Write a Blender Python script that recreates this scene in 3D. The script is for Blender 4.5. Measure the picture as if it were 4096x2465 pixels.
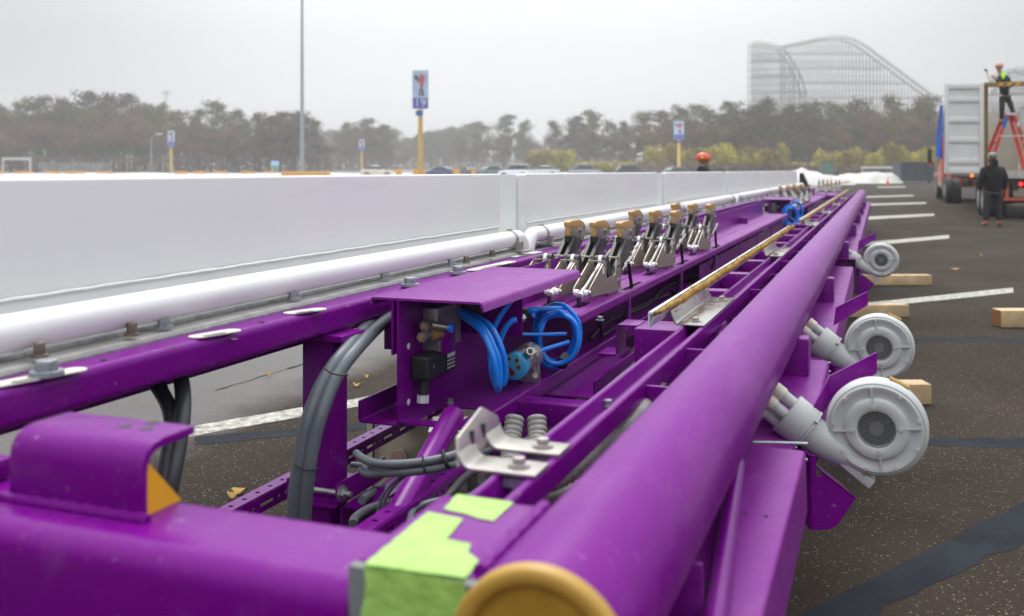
import bpy, bmesh, math, random
from mathutils import Vector, Matrix
R = math.radians
random.seed(7)
for o in list(bpy.data.objects): bpy.data.objects.remove(o)

# ---------------------------------------------------------------- camera, light, exposure
FPX, HX, HY, CAMZ = 2350.0, 1233.0, 410.0, 1.4       # focal length, principal column and horizon in photo units 2466 wide
ANG = math.atan(883 / FPX)                            # the track runs along +Y, the camera looks to its left
CA, SA = math.cos(ANG), math.sin(ANG)
sc = bpy.context.scene
cam = bpy.data.cameras.new('camera'); cam_ob = bpy.data.objects.new('camera', cam)
sc.collection.objects.link(cam_ob); sc.camera = cam_ob
cam_ob.location = (0, 0, CAMZ); cam_ob.rotation_euler = (R(90), 0, ANG)
cam.sensor_width = 36; cam.lens = FPX / 2466 * 36; cam.shift_y = -(742 - HY) / 2466
cam.clip_start = 0.05; cam.clip_end = 6000
cam.dof.use_dof = True; cam.dof.focus_distance = 4.0; cam.dof.aperture_fstop = 2.8

SUN_EL, SUN_AZ = R(62), R(-28)                        # azimuth clockwise from +Y: high, ahead of the camera, behind the cloud
world = bpy.data.worlds.new('World'); sc.world = world; world.use_nodes = True
nt = world.node_tree; N = nt.nodes; L = nt.links
for n in list(N): N.remove(n)
out = N.new('ShaderNodeOutputWorld'); bg = N.new('ShaderNodeBackground'); bg2 = N.new('ShaderNodeBackground'); add = N.new('ShaderNodeAddShader')
sky = N.new('ShaderNodeTexSky'); sky.sky_type = 'NISHITA'; sky.sun_disc = False
sky.sun_elevation = SUN_EL; sky.sun_rotation = SUN_AZ; sky.dust_density = 6; sky.air_density = 1.2; sky.ozone_density = 1
hs = N.new('ShaderNodeHueSaturation'); hs.inputs['Saturation'].default_value = 0.12
L.new(sky.outputs[0], hs.inputs['Color']); L.new(hs.outputs[0], bg.inputs['Color']); bg.inputs['Strength'].default_value = 0.05
# overcast veil: brighter towards the zenith and towards one soft patch of thinner cloud
tc = N.new('ShaderNodeTexCoord'); sep = N.new('ShaderNodeSeparateXYZ'); L.new(tc.outputs['Generated'], sep.inputs[0])
rz = N.new('ShaderNodeMapRange'); rz.inputs['From Min'].default_value = 0.13; rz.inputs['From Max'].default_value = 1.0
rz.inputs['To Min'].default_value = 0.37; rz.inputs['To Max'].default_value = 2.1
L.new(sep.outputs['Z'], rz.inputs['Value'])
dot = N.new('ShaderNodeVectorMath'); dot.operation = 'DOT_PRODUCT'
def world_dir(x, y):
    v = Vector((CA, SA, 0)) * ((x - HX) / FPX) + Vector((-SA, CA, 0)) + Vector((0, 0, -(y - HY) / FPX))
    return v.normalized()
dot.inputs[1].default_value = world_dir(1350, 120)
L.new(tc.outputs['Generated'], dot.inputs[0])
rg = N.new('ShaderNodeMapRange'); rg.interpolation_type = 'SMOOTHSTEP'
rg.inputs['From Min'].default_value = 0.86; rg.inputs['From Max'].default_value = 1.0; rg.inputs['To Min'].default_value = 0.0; rg.inputs['To Max'].default_value = 0.34
L.new(dot.outputs['Value'], rg.inputs['Value'])
nz = N.new('ShaderNodeTexNoise'); nz.inputs['Scale'].default_value = 1.6; nz.inputs['Detail'].default_value = 3
L.new(tc.outputs['Generated'], nz.inputs['Vector'])
rn = N.new('ShaderNodeMapRange'); rn.inputs['To Min'].default_value = -0.08; rn.inputs['To Max'].default_value = 0.08; L.new(nz.outputs[0], rn.inputs['Value'])
a1 = N.new('ShaderNodeMath'); a2 = N.new('ShaderNodeMath')
L.new(rz.outputs[0], a1.inputs[0]); L.new(rg.outputs[0], a1.inputs[1]); L.new(a1.outputs[0], a2.inputs[0]); L.new(rn.outputs[0], a2.inputs[1])
bg2.inputs['Color'].default_value = (0.915, 0.955, 1.0, 1); L.new(a2.outputs[0], bg2.inputs['Strength'])
L.new(bg.outputs[0], add.inputs[0]); L.new(bg2.outputs[0], add.inputs[1]); L.new(add.outputs[0], out.inputs['Surface'])

sl = bpy.data.lights.new('sun', 'SUN'); sl.energy = 1.5; sl.angle = R(25); sl.color = (1, 0.97, 0.93)
so = bpy.data.objects.new('sun', sl); sc.collection.objects.link(so)
sd = Vector((math.sin(SUN_AZ) * math.cos(SUN_EL), math.cos(SUN_AZ) * math.cos(SUN_EL), math.sin(SUN_EL)))
so.rotation_euler = sd.to_track_quat('Z', 'Y').to_euler()
sc.view_settings.view_transform = 'Standard'; sc.view_settings.look = 'None'; sc.view_settings.exposure = 0.0; sc.view_settings.gamma = 1
sc.cycles.use_denoising = True
sc.cycles.max_bounces = 8; sc.cycles.volume_bounces = 3; sc.cycles.sample_clamp_indirect = 6
try: sc.cycles.denoiser = 'OPENIMAGEDENOISE'
except Exception: pass

# ---------------------------------------------------------------- placing: photo units -> metres
def W(x, y, d):
    u, v = (x - HX) / FPX, (y - HY) / FPX
    return Vector((d * (u * CA - SA), d * (u * SA + CA), CAMZ - d * v))
def Pz(x, y, z): return W(x, y, (CAMZ - z) * FPX / (y - HY))
def Ps(x, y, s): return W(x, y, s / ((x - HX) / FPX * CA - SA))
def Tof(x, s): return Ps(x, HY, s).y                   # distance along the track of column x at lateral s
def ground_z(x, y):
    """the far car park rises gently to the left of the truck"""
    d = -SA * x + CA * y; r = CA * x + SA * y
    k = max(0.0, min(1.0, (1.45 - r / max(d, 1) * 4.2) ))
    return max(0.0, d - 60) * 0.0075 * k if d < 400 else 340 * 0.0075 * k
def G(px, d):
    p = W(px, HY, d); p.z = ground_z(p.x, p.y); return p

# ---------------------------------------------------------------- materials
def mat(name, col, rough=0.5, metal=0.0, coat=0.0, var=0.0, vscale=8.0, bump=0.0, bscale=60.0, rvar=0.0, emit=None, rnd=0.0, col2=None, spec=None, alpha=None):
    m = bpy.data.materials.new(name); m.use_nodes = True; t = m.node_tree; b = t.nodes['Principled BSDF']
    b.inputs['Roughness'].default_value = rough; b.inputs['Metallic'].default_value = metal
    b.inputs['Base Color'].default_value = (*col, 1)
    if coat: b.inputs['Coat Weight'].default_value = coat; b.inputs['Coat Roughness'].default_value = 0.2
    if spec is not None: b.inputs['Specular IOR Level'].default_value = spec
    tcn = t.nodes.new('ShaderNodeTexCoord')
    last = None
    if var or col2:
        n = t.nodes.new('ShaderNodeTexNoise'); n.inputs['Scale'].default_value = vscale; n.inputs['Detail'].default_value = 6; n.inputs['Roughness'].default_value = 0.65
        t.links.new(tcn.outputs['Object'], n.inputs['Vector'])
        rp = t.nodes.new('ShaderNodeValToRGB'); rp.color_ramp.elements[0].position = 0.35; rp.color_ramp.elements[1].position = 0.68
        c2 = col2 or tuple(min(1, c * (1 + var)) for c in col); c1 = col if col2 else tuple(c * (1 - var) for c in col)
        rp.color_ramp.elements[0].color = (*c1, 1); rp.color_ramp.elements[1].color = (*c2, 1)
        t.links.new(n.outputs[0], rp.inputs[0]); last = rp.outputs[0]
    if rnd:
        oi = t.nodes.new('ShaderNodeObjectInfo'); h = t.nodes.new('ShaderNodeHueSaturation')
        mr = t.nodes.new('ShaderNodeMapRange'); mr.inputs['To Min'].default_value = 1 - rnd; mr.inputs['To Max'].default_value = 1 + rnd
        mh = t.nodes.new('ShaderNodeMapRange'); mh.inputs['To Min'].default_value = 0.5 - rnd * 0.06; mh.inputs['To Max'].default_value = 0.5 + rnd * 0.06
        t.links.new(oi.outputs['Random'], mr.inputs[0]); t.links.new(oi.outputs['Random'], mh.inputs[0])
        t.links.new(mr.outputs[0], h.inputs['Value']); t.links.new(mh.outputs[0], h.inputs['Hue'])
        if last: t.links.new(last, h.inputs['Color'])
        else: h.inputs['Color'].default_value = (*col, 1)
        last = h.outputs[0]
    if last: t.links.new(last, b.inputs['Base Color'])
    if rvar:
        n = t.nodes.new('ShaderNodeTexNoise'); n.inputs['Scale'].default_value = 14; n.inputs['Detail'].default_value = 5
        t.links.new(tcn.outputs['Object'], n.inputs['Vector'])
        mr = t.nodes.new('ShaderNodeMapRange'); mr.inputs['From Min'].default_value = 0.3; mr.inputs['From Max'].default_value = 0.7
        mr.inputs['To Min'].default_value = max(0.03, rough - rvar); mr.inputs['To Max'].default_value = rough + rvar
        t.links.new(n.outputs[0], mr.inputs[0]); t.links.new(mr.outputs[0], b.inputs['Roughness'])
    if bump:
        n = t.nodes.new('ShaderNodeTexNoise'); n.inputs['Scale'].default_value = bscale; n.inputs['Detail'].default_value = 4
        t.links.new(tcn.outputs['Object'], n.inputs['Vector'])
        bp = t.nodes.new('ShaderNodeBump'); bp.inputs['Strength'].default_value = bump; bp.inputs['Distance'].default_value = 0.01
        t.links.new(n.outputs[0], bp.inputs['Height']); t.links.new(bp.outputs[0], b.inputs['Normal'])
    if emit: b.inputs['Emission Color'].default_value = (*emit[0], 1); b.inputs['Emission Strength'].default_value = emit[1]
    if alpha: b.inputs['Transmission Weight'].default_value = alpha
    return m
M = {}
M['purple'] = mat('purple_paint', (0.165, 0.0007, 0.212), 0.28, var=0.03, vscale=2, spec=0.20)
M['purple_dusty'] = mat('dusty_purple_paint', (0.175, 0.001, 0.220), 0.40, col2=(0.21, 0.02, 0.24), vscale=2.2, rvar=0.05, spec=0.25)
def weather(m, col, lo, hi, scale, stretch=(1,1,1), fac=.6):
    t = m.node_tree; b = t.nodes['Principled BSDF']; lk = t.links.new; inp = b.inputs['Base Color']; src = inp.links[0].from_socket if inp.links else None
    tcn = t.nodes.new('ShaderNodeTexCoord'); mp = t.nodes.new('ShaderNodeMapping'); mp.inputs['Scale'].default_value = stretch; n = t.nodes.new('ShaderNodeTexNoise'); n.inputs['Scale'].default_value = scale; n.inputs['Detail'].default_value = 8; n.inputs['Roughness'].default_value = .7
    lk(tcn.outputs['Object'], mp.inputs[0]); lk(mp.outputs[0], n.inputs['Vector']); mr = t.nodes.new('ShaderNodeMapRange'); mr.inputs['From Min'].default_value = lo; mr.inputs['From Max'].default_value = hi; mr.inputs['To Max'].default_value = fac; lk(n.outputs[0], mr.inputs[0])
    mx = t.nodes.new('ShaderNodeMix'); mx.data_type = 'RGBA'; lk(mr.outputs[0], mx.inputs[0]); mx.inputs[7].default_value = (*col, 1)
    if src: lk(src, mx.inputs[6])
    else: mx.inputs[6].default_value = inp.default_value
    lk(mx.outputs[2], inp)
for k_ in ('purple', 'purple_dusty'):
    weather(M[k_], (.42,.28,.42),   .63, .68, 60, fac=.55); weather(M[k_], (.30,.12,.30), .54, .78, 5, (1,.3,1), fac=.35)
M['white'] = mat('white_paint', (0.78, 0.78, 0.78), 0.42, var=0.012, vscale=1.2)
weather(M['white'], (.60,.59,.57), .55, .80, 3.0, (.6,.25,2.5), fac=.45); weather(M['white'], (.35,.33,.30), .70, .76, 40, fac=.3)
M['joint'] = mat('pale_joint_plate', (0.80, 0.86, 0.83), 0.45)
M['weld'] = mat('white_weld_bead', (0.86, 0.86, 0.85), 0.4, bump=0.5, bscale=90)
M['galv'] = mat('galvanised_steel', (0.42, 0.42, 0.42), 0.42, metal=0.75, var=0.25, vscale=30, rvar=0.12)
M['bolt'] = mat('zinc_bolt', (0.36, 0.39, 0.41), 0.42, metal=0.7, var=0.25, vscale=60)
M['rustbolt'] = mat('dull_bolt', (0.20, 0.165, 0.13), 0.55, metal=0.5, var=0.3, vscale=60)
M['stripm'] = mat('pale_dirty_steel', (0.50, 0.49, 0.46), 0.5, metal=0.25, var=0.2, vscale=9, rvar=0.1)
M['cream'] = mat('cream_liner', (0.62, 0.60, 0.53), 0.55, var=0.08)
M['ss'] = mat('brushed_stainless', (0.45, 0.425, 0.39), 0.34, metal=0.75, var=0.12, vscale=18, rvar=0.1)
M['ss2'] = mat('polished_stainless', (0.44, 0.42, 0.38), 0.24, metal=0.9, var=0.15, vscale=6, rvar=0.08)
M['ssf'] = mat('warm_stainless', (0.36, 0.315, 0.25), 0.45, metal=0.5, var=0.10, vscale=22, rvar=0.08)
M['brass'] = mat('brass_block', (0.50, 0.31, 0.12), 0.5, metal=0.25, var=0.14, vscale=40)
M['black'] = mat('black_metal', (0.022, 0.023, 0.024), 0.48, var=0.2, vscale=30)
M['rubber'] = mat('black_cable_sheath', (0.018, 0.018, 0.02), 0.5)
M['greycable'] = mat('grey_cable_sheath', (0.105, 0.12, 0.135), 0.42, var=0.1, vscale=12)
M['darkcable'] = mat('dark_grey_cable_sheath', (0.035, 0.038, 0.045), 0.42, var=0.1, vscale=12)
M['hosegrey'] = mat('ribbed_grey_conduit', (0.36, 0.345, 0.32), 0.6, var=0.15, vscale=20)
M['blue'] = mat('blue_air_hose', (0.008, 0.26, 0.92), 0.3, coat=0.3)
M['skyblue'] = mat('light_blue_plastic', (0.05, 0.42, 0.72), 0.35, coat=0.2)
M['redglass'] = mat('dark_red_display', (0.16, 0.02, 0.02), 0.2)
M['beige'] = mat('beige_plastic', (0.70, 0.64, 0.54), 0.5)
M['whitepl'] = mat('white_plastic', (0.8, 0.8, 0.8), 0.4)
M['blower'] = mat('grey_moulded_plastic', (0.50, 0.515, 0.505), 0.42, var=0.04, vscale=5, rvar=0.05)
M['blowdark'] = mat('dark_inside', (0.03, 0.035, 0.035), 0.6)
M['wire'] = mat('wire_mesh', (0.45, 0.46, 0.46), 0.4, metal=0.4)
M['tape'] = mat('lime_green_tape', (0.33, 0.57, 0.12), 0.5, var=0.14, vscale=18, bump=0.8, bscale=30)
M['gold'] = mat('gold_enamel', (0.42, 0.24, 0.035), 0.42, var=0.12, vscale=8)
M['ochre'] = mat('ochre_enamel', (0.44, 0.25, 0.02), 0.5, var=0.3, vscale=7)
M['yellow'] = mat('yellow_enamel', (0.80, 0.40, 0.02), 0.4)
M['greyprimer'] = mat('bare_grey_steel', (0.17, 0.18, 0.18), 0.5, var=0.15)
M['bristle'] = mat('golden_bristle', (0.46, 0.27, 0.03), 0.6, col2=(0.22, 0.12, 0.02), vscale=25)
M['alu'] = mat('white_aluminium', (0.72, 0.72, 0.74), 0.35, metal=0.2)
M['ebox'] = mat('pale_cabinet_paint', (0.50, 0.48, 0.36), 0.5, var=0.06)
M['gland'] = mat('nickel_brass', (0.55, 0.42, 0.30), 0.25, metal=0.9)
M['timber'] = mat('pine_timber', (0.56, 0.40, 0.22), 0.7, var=0.22, vscale=6, bump=0.2, bscale=30)
M['timberend'] = mat('cut_end_grain', (0.30, 0.14, 0.05), 0.8, var=0.25, vscale=20)
M['paintline'] = mat('white_road_paint', (0.54, 0.52, 0.46), 0.6, col2=(0.09, 0.08, 0.065), vscale=16, bump=0.2, bscale=80)
M['tar'] = mat('crack_sealer', (0.011, 0.014, 0.019), 0.8, col2=(0.024, 0.029, 0.036), spec=0.12, vscale=3, bump=0.25, bscale=160)
M['leafy'] = mat('yellow_leaf', (0.34, 0.20, 0.04), 0.7)
M['label'] = mat('white_sticker', (0.75, 0.76, 0.8), 0.5)

# ---------------------------------------------------------------- mesh builder
class MB:
    def __init__(s): s.v = []; s.f = []
    def add(s, vs, fs):
        o = len(s.v); s.v += [Vector(p) for p in vs]; s.f += [tuple(o + i for i in f) for f in fs]; return s
    def box(s, x0, x1, y0, y1, z0, z1):
        return s.add([(x0,y0,z0),(x1,y0,z0),(x1,y1,z0),(x0,y1,z0),(x0,y0,z1),(x1,y0,z1),(x1,y1,z1),(x0,y1,z1)],
                     [(0,3,2,1),(4,5,6,7),(0,1,5,4),(1,2,6,5),(2,3,7,6),(3,0,4,7)])
    def obox(s, c, ax, ay, az):
        c, ax, ay, az = map(Vector, (c, ax, ay, az)); p = [c+ax*i+ay*j+az*k for k in (-1,1) for i, j in ((-1,-1),(1,-1),(1,1),(-1,1))]
        return s.add(p, [(0,3,2,1),(4,5,6,7),(0,1,5,4),(1,2,6,5),(2,3,7,6),(3,0,4,7)])
    def bar(s, a, b, w, h=None, up=(0,0,1)):
        a, b = Vector(a), Vector(b); h = h or w; d = b - a; l = d.length
        if l < 1e-6: return s
        d /= l; u = Vector(up)
        if abs(d.dot(u)) > 0.98: u = Vector((1,0,0))
        x = d.cross(u).normalized(); z = x.cross(d)
        return s.obox((a+b)/2, x*w/2, d*l/2, z*h/2)
    def ring(s, c, d, r, n, ph=0.0, up=None):
        d = Vector(d).normalized(); u = Vector(up) if up else (Vector((0,0,1)) if abs(d.z) < 0.9 else Vector((1,0,0)))
        x = u.cross(d).normalized(); y = d.cross(x)
        o = len(s.v)
        for i in range(n):
            a = ph + 2*math.pi*i/n; s.v.append(Vector(c) + x*r*math.cos(a) + y*r*math.sin(a))
        return o
    def loft(s, rings, n, cap0=True, cap1=True):
        for a, b in zip(rings, rings[1:]):
            for i in range(n): j = (i+1) % n; s.f.append((a+i, a+j, b+j, b+i))
        if cap0: s.f.append(tuple(rings[0]+i for i in reversed(range(n))))
        if cap1: s.f.append(tuple(rings[-1]+i for i in range(n)))
        return s
    def cyl(s, a, b, r, r2=None, n=16, cap=True, ph=0.0):
        a, b = Vector(a), Vector(b); d = b - a; r2 = r if r2 is None else r2
        return s.loft([s.ring(a, d, r, n, ph), s.ring(b, d, r2, n, ph)], n, cap, cap)
    def lathe(s, c, d, prof, n=32, cap0=True, cap1=True):
        """prof: (distance along d, radius)"""
        c = Vector(c); d = Vector(d).normalized()
        return s.loft([s.ring(c + d*h, d, max(r, 1e-4), n) for h, r in prof], n, cap0, cap1)
    def sweep(s, pts, r, n=10, rf=None, cap=True):
        pts = [Vector(p) for p in pts]; rings = []; up = None
        for i, p in enumerate(pts):
            d = (pts[min(i+1, len(pts)-1)] - pts[max(i-1, 0)]).normalized()
            if up is None: up = Vector((0,0,1)) if abs(d.z) < 0.9 else Vector((1,0,0))
            x = up.cross(d).normalized(); up = d.cross(x).normalized()
            rr = rf(i) if rf else r; o = len(s.v)
            for k in range(n):
                a = 2*math.pi*k/n; s.v.append(p + x*rr*math.cos(a) + up*rr*math.sin(a))
            rings.append(o)
        return s.loft(rings, n, cap, cap)
    def poly(s, pts, ext):
        """closed outline pts (3D, planar) pushed by ext"""
        pts = [Vector(p) for p in pts]; n = len(pts); e = Vector(ext); o = len(s.v)
        s.v += pts + [p + e for p in pts]
        s.f.append(tuple(o+i for i in reversed(range(n)))); s.f.append(tuple(o+n+i for i in range(n)))
        for i in range(n): j = (i+1) % n; s.f.append((o+i, o+j, o+n+j, o+n+i))
        return s
    def sheet(s, prof, th, t0, t1, r=0.0, mapf=None, nb=4):
        """a folded plate: centre line prof in (x, z), thickness th, bend radius r, run along y"""
        P = [Vector(p) for p in prof]; Q = [P[0]]
        for i in range(1, len(P)-1):
            a, b, c = P[i-1], P[i], P[i+1]
            if r <= 0: Q.append(b); continue
            da, dc = (a-b).normalized(), (c-b).normalized(); k = min(r, (a-b).length*0.45, (c-b).length*0.45)
            p0, p2 = b + da*k, b + dc*k
            for j in range(nb+1):
                w = j/nb; Q.append(p0*(1-w)**2 + b*2*w*(1-w) + p2*w*w)
        Q.append(P[-1]); nrm = []
        for i in range(len(Q)):
            d = (Q[min(i+1, len(Q)-1)] - Q[max(i-1, 0)]).normalized(); nv = Vector((-d.y, d.x))
            if 0 < i < len(Q)-1:
                d1 = (Q[i]-Q[i-1]).normalized(); k = nv.dot(Vector((-d1.y, d1.x))); nv = nv / max(0.5, k)
            nrm.append(nv)
        mapf = mapf or (lambda x, z, t: (x, t, z)); o = len(s.v); n = len(Q)
        for t in (t0, t1):
            for q, nv in zip(Q, nrm):
                a, b = q + nv*th/2, q - nv*th/2
                s.v.append(Vector(mapf(a.x, a.y, t))); s.v.append(Vector(mapf(b.x, b.y, t)))
        m = 2*n
        for i in range(n-1):
            a = o+2*i
            s.f += [(a, a+2, a+2+m, a+m), (a+1, a+1+m, a+3+m, a+3), (a, a+1, a+3, a+2), (a+m, a+2+m, a+3+m, a+1+m)]
        s.f += [(o, o+m, o+m+1, o+1), (o+m-2, o+m-1, o+2*m-1, o+2*m-2)]
        return s
    def holed(s, o, u, v, lu, lv, holes, th):
        """plate from corner o along u (length lu) and v (length lv) with rectangular holes (u0,u1,v0,v1); th along u x v"""
        o, u, v = Vector(o), Vector(u).normalized(), Vector(v).normalized(); n = u.cross(v)*th
        us = sorted({0, lu, *[h[0] for h in holes], *[h[1] for h in holes]}); vs = sorted({0, lv, *[h[2] for h in holes], *[h[3] for h in holes]})
        def full(i, j):
            if i < 0 or j < 0 or i >= len(us)-1 or j >= len(vs)-1: return False
            cu, cv = (us[i]+us[i+1])/2, (vs[j]+vs[j+1])/2
            return not any(h[0] < cu < h[1] and h[2] < cv < h[3] for h in holes)
        b = len(s.v); nv = len(vs)
        for k in (0, 1):
            for a in us:
                for c in vs: s.v.append(o + u*a + v*c + n*k)
        off = len(us)*nv; I = lambda i, j, k: b + k*off + i*nv + j
        for i in range(len(us)-1):
            for j in range(nv-1):
                if not full(i, j): continue
                s.f.append((I(i,j,0), I(i,j+1,0), I(i+1,j+1,0), I(i+1,j,0))); s.f.append((I(i,j,1), I(i+1,j,1), I(i+1,j+1,1), I(i,j+1,1)))
                if not full(i-1,j): s.f.append((I(i,j,0), I(i,j,1), I(i,j+1,1), I(i,j+1,0)))
                if not full(i+1,j): s.f.append((I(i+1,j,0), I(i+1,j+1,0), I(i+1,j+1,1), I(i+1,j,1)))
                if not full(i,j-1): s.f.append((I(i,j,0), I(i+1,j,0), I(i+1,j,1), I(i,j,1)))
                if not full(i,j+1): s.f.append((I(i,j+1,0), I(i,j+1,1), I(i+1,j+1,1), I(i+1,j+1,0)))
        return s
    def hexbolt(s, p, r=0.014, h=0.012, washer=True, d=(0,0,1)):
        p, d = Vector(p), Vector(d).normalized()
        if washer: s.cyl(p, p + d*h*0.25, r*1.45, n=18); p = p + d*h*0.25
        return s.cyl(p, p + d*h, r, n=6)

COL = sc.collection
ORG = {}
def obj(name, mb, m, parent=None, bevel=0.0, smooth=40, org=None, seg=2, recalc=True):
    """ONE mesh object; verts of mb are in metres in the scene (or in the thing's own space when the thing's org is 0)"""
    if org is None: org = ORG.get(parent.name, Vector((0,0,0))) if parent else None
    if org is None:
        xs = [p.x for p in mb.v]; ys = [p.y for p in mb.v]; zs = [p.z for p in mb.v]
        org = Vector(((min(xs)+max(xs))/2, (min(ys)+max(ys))/2, min(zs)))
    me = bpy.data.meshes.new(name); me.from_pydata([tuple(p - org) for p in mb.v], [], mb.f)
    bm = bmesh.new(); bm.from_mesh(me)
    bmesh.ops.remove_doubles(bm, verts=bm.verts, dist=1e-5) if recalc else None
    if recalc: bmesh.ops.recalc_face_normals(bm, faces=bm.faces)
    if bevel:
        es = [e for e in bm.edges if len(e.link_faces) == 2 and e.calc_face_angle(0) > R(30)]
        bmesh.ops.bevel(bm, geom=es, offset=bevel, segments=seg, profile=0.6, affect='EDGES', clamp_overlap=True)
    bm.to_mesh(me); bm.free()
    if smooth:
        me.polygons.foreach_set('use_smooth', [True]*len(me.polygons)); me.set_sharp_from_angle(angle=R(smooth))
    for mm in (m if isinstance(m, (list, tuple)) else [m]): me.materials.append(mm)
    ob = bpy.data.objects.new(name, me); COL.objects.link(ob)
    if parent: ob.parent = parent; ORG[ob.name] = ORG.get(parent.name, Vector((0,0,0)))
    else: ob.location = org; ORG[ob.name] = org
    return ob
def tag(o, label=None, cat=None, group=None, kind=None):
    if label: o['label'] = label
    if cat: o['category'] = cat
    if group: o['group'] = group
    if kind: o['kind'] = kind
    return o
def thing(name, label, cat, loc=(0,0,0), rz=0.0, group=None, local=False):
    o = bpy.data.objects.new(name, None); COL.objects.link(o); o.location = loc; o.rotation_euler = (0,0,rz); o.empty_display_size = 0.1
    ORG[o.name] = Vector((0,0,0)) if local else Vector(loc)
    return tag(o, label, cat, group)
def copy_tree(o, loc=None, rz=None, scale=None, label=None, parent=None, group=None):
    c = o.copy(); COL.objects.link(c); ORG[c.name] = Vector((0,0,0))
    if parent: c.parent = parent
    if loc is not None: c.location = loc
    if rz is not None: c.rotation_euler = (0,0,rz)
    if scale is not None: c.scale = scale if isinstance(scale, (tuple, list, Vector)) else (scale,)*3
    if label: c['label'] = label
    if group: c['group'] = group
    for ch in list(CH.get(o.name, [])) or [k for k in COL.objects if k.parent == o]: copy_tree(ch, parent=c)
    return c
CH = {}
def freeze(o):
    """remember a prototype's children so copying is quick"""
    ks = [k for k in COL.objects if k.parent == o]; CH[o.name] = ks
    for k in ks: freeze(k)
    return o
def cat_pts(P, n=8):
    P = [Vector(p) for p in P]; out = []
    for i in range(len(P)-1):
        p0, p1, p2, p3 = P[max(i-1,0)], P[i], P[i+1], P[min(i+2, len(P)-1)]
        for k in range(n):
            t = k/n; out.append(0.5*((2*p1)+(p2-p0)*t+(2*p0-5*p1+4*p2-p3)*t*t+(3*p1-p0-3*p2+p3)*t**3))
    out.append(P[-1]); return out
def single(name, mb, m, label, cat, group=None, **k):
    return tag(obj(name, mb, m, **k), label, cat, group)
# ================================================================ the purple machine frame
T_END = 25.0
fr = thing('machine_frame', 'long purple steel frame with a thick round tube along its right side, lying on timbers', 'steel frame', (-1.0, 1.2, 0.2))
# main tube (hollow at the near end, closed by its gold cap)
mb = MB(); c = Vector((-0.378, 0, 0.82))
n = 64; P = [(1.10, 0.1085), (1.106, 0.111), (T_END-0.01, 0.111), (T_END, 0.108)]
mb.lathe(c, (0,1,0), P, n=n, cap0=True, cap1=True); obj('main_tube', mb, M['purple'], fr, smooth=50)
cap = MB(); cap.lathe(c, (0,1,0), [(1.099,0.086),(1.085,0.089),(1.081,0.094),(1.081,0.107),(1.086,0.1115),(1.102,0.1118)], n=64, cap0=False, cap1=True)
capo = obj('tube_end_ring', cap, M['gold'], fr, smooth=50)
obj('end_disc', MB().cyl((c.x,1.093,c.z), (c.x,1.105,c.z), 0.090, n=64), M['ochre'], capo)
# end beam across the near end
def rbox_y(mb, x0, x1, y0, y1, z0, z1, r, n=5):
    pts = []
    for cx, cz, a0 in ((y1-r, z1-r, 0), (y0+r, z1-r, 90), (y0+r, z0+r, 180), (y1-r, z0+r, 270)):
        for k in range(n+1):
            a = R(a0 + 90*k/n); pts.append((x0, cx + r*math.cos(a), cz + r*math.sin(a)))
    return mb.poly(pts, (x1-x0, 0, 0))
obj('end_beam', rbox_y(MB(), -2.35, -0.652, 1.118, 1.33, 0.58, 0.86, 0.045), M['purple'], fr, smooth=50)
obj('end_block', MB().box(-0.652, -0.43, 1.142, 1.42, 0.55, 0.884), M['purple'], fr, bevel=0.008)
obj('end_plate', MB().box(-0.651, -0.464, 1.122, 1.141, 0.50, 0.882), M['greyprimer'], fr, bevel=0.002)
obj('weld_seam', MB().sweep([(-0.66,1.155+i*0.02,0.862) if False else (-0.476+0.002*math.sin(i*2.1), 1.15+i*0.016, 0.888+0.0015*math.sin(i*3.3)) for i in range(17)], 0.011, n=8), M['purple'], fr)
# folded lifting bracket on the end beam, with a yellow gusset behind it
br = obj('folded_bracket', MB().sheet([(1.215,0.858),(1.215,0.968),(1.335,0.968)], 0.014, -1.335, -1.065, r=0.045, mapf=lambda y,z,t: (t,y,z)), M['purple'], fr, bevel=0.002)
obj('bracket_weld', MB().sweep([(-1.35+i*0.0125, 1.205, 0.864+0.0015*math.sin(i*2.3)) for i in range(25)], 0.009, n=8), M['purple'], br)
for x in (-1.17, -1.125, -1.145):
    obj('bolt_hole', MB().cyl((x, 1.29 + (0.035 if x == -1.145 else 0), 0.9745), (x, 1.29 + (0.035 if x == -1.145 else 0), 0.9758), 0.011, n=20), M['blowdark'], br)
obj('yellow_gusset', MB().poly([(-1.068,1.225,0.8605),(-1.068,1.305,0.8605),(-1.068,1.225,0.945)], (-0.012,0,0)), M['yellow'], fr)
obj('small_lug', MB().box(-1.50,-1.42,1.25,1.30,0.861,0.90), M['purple'], fr, bevel=0.012)

# left channel carrying the white wall
ch = obj('side_channel', MB().sheet([(-2.0,0.955),(-1.655,0.955),(-1.655,0.877),(-1.70,0.877)], 0.009, -1.5, T_END, r=0.016), M['purple'], fr, bevel=0)
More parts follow.
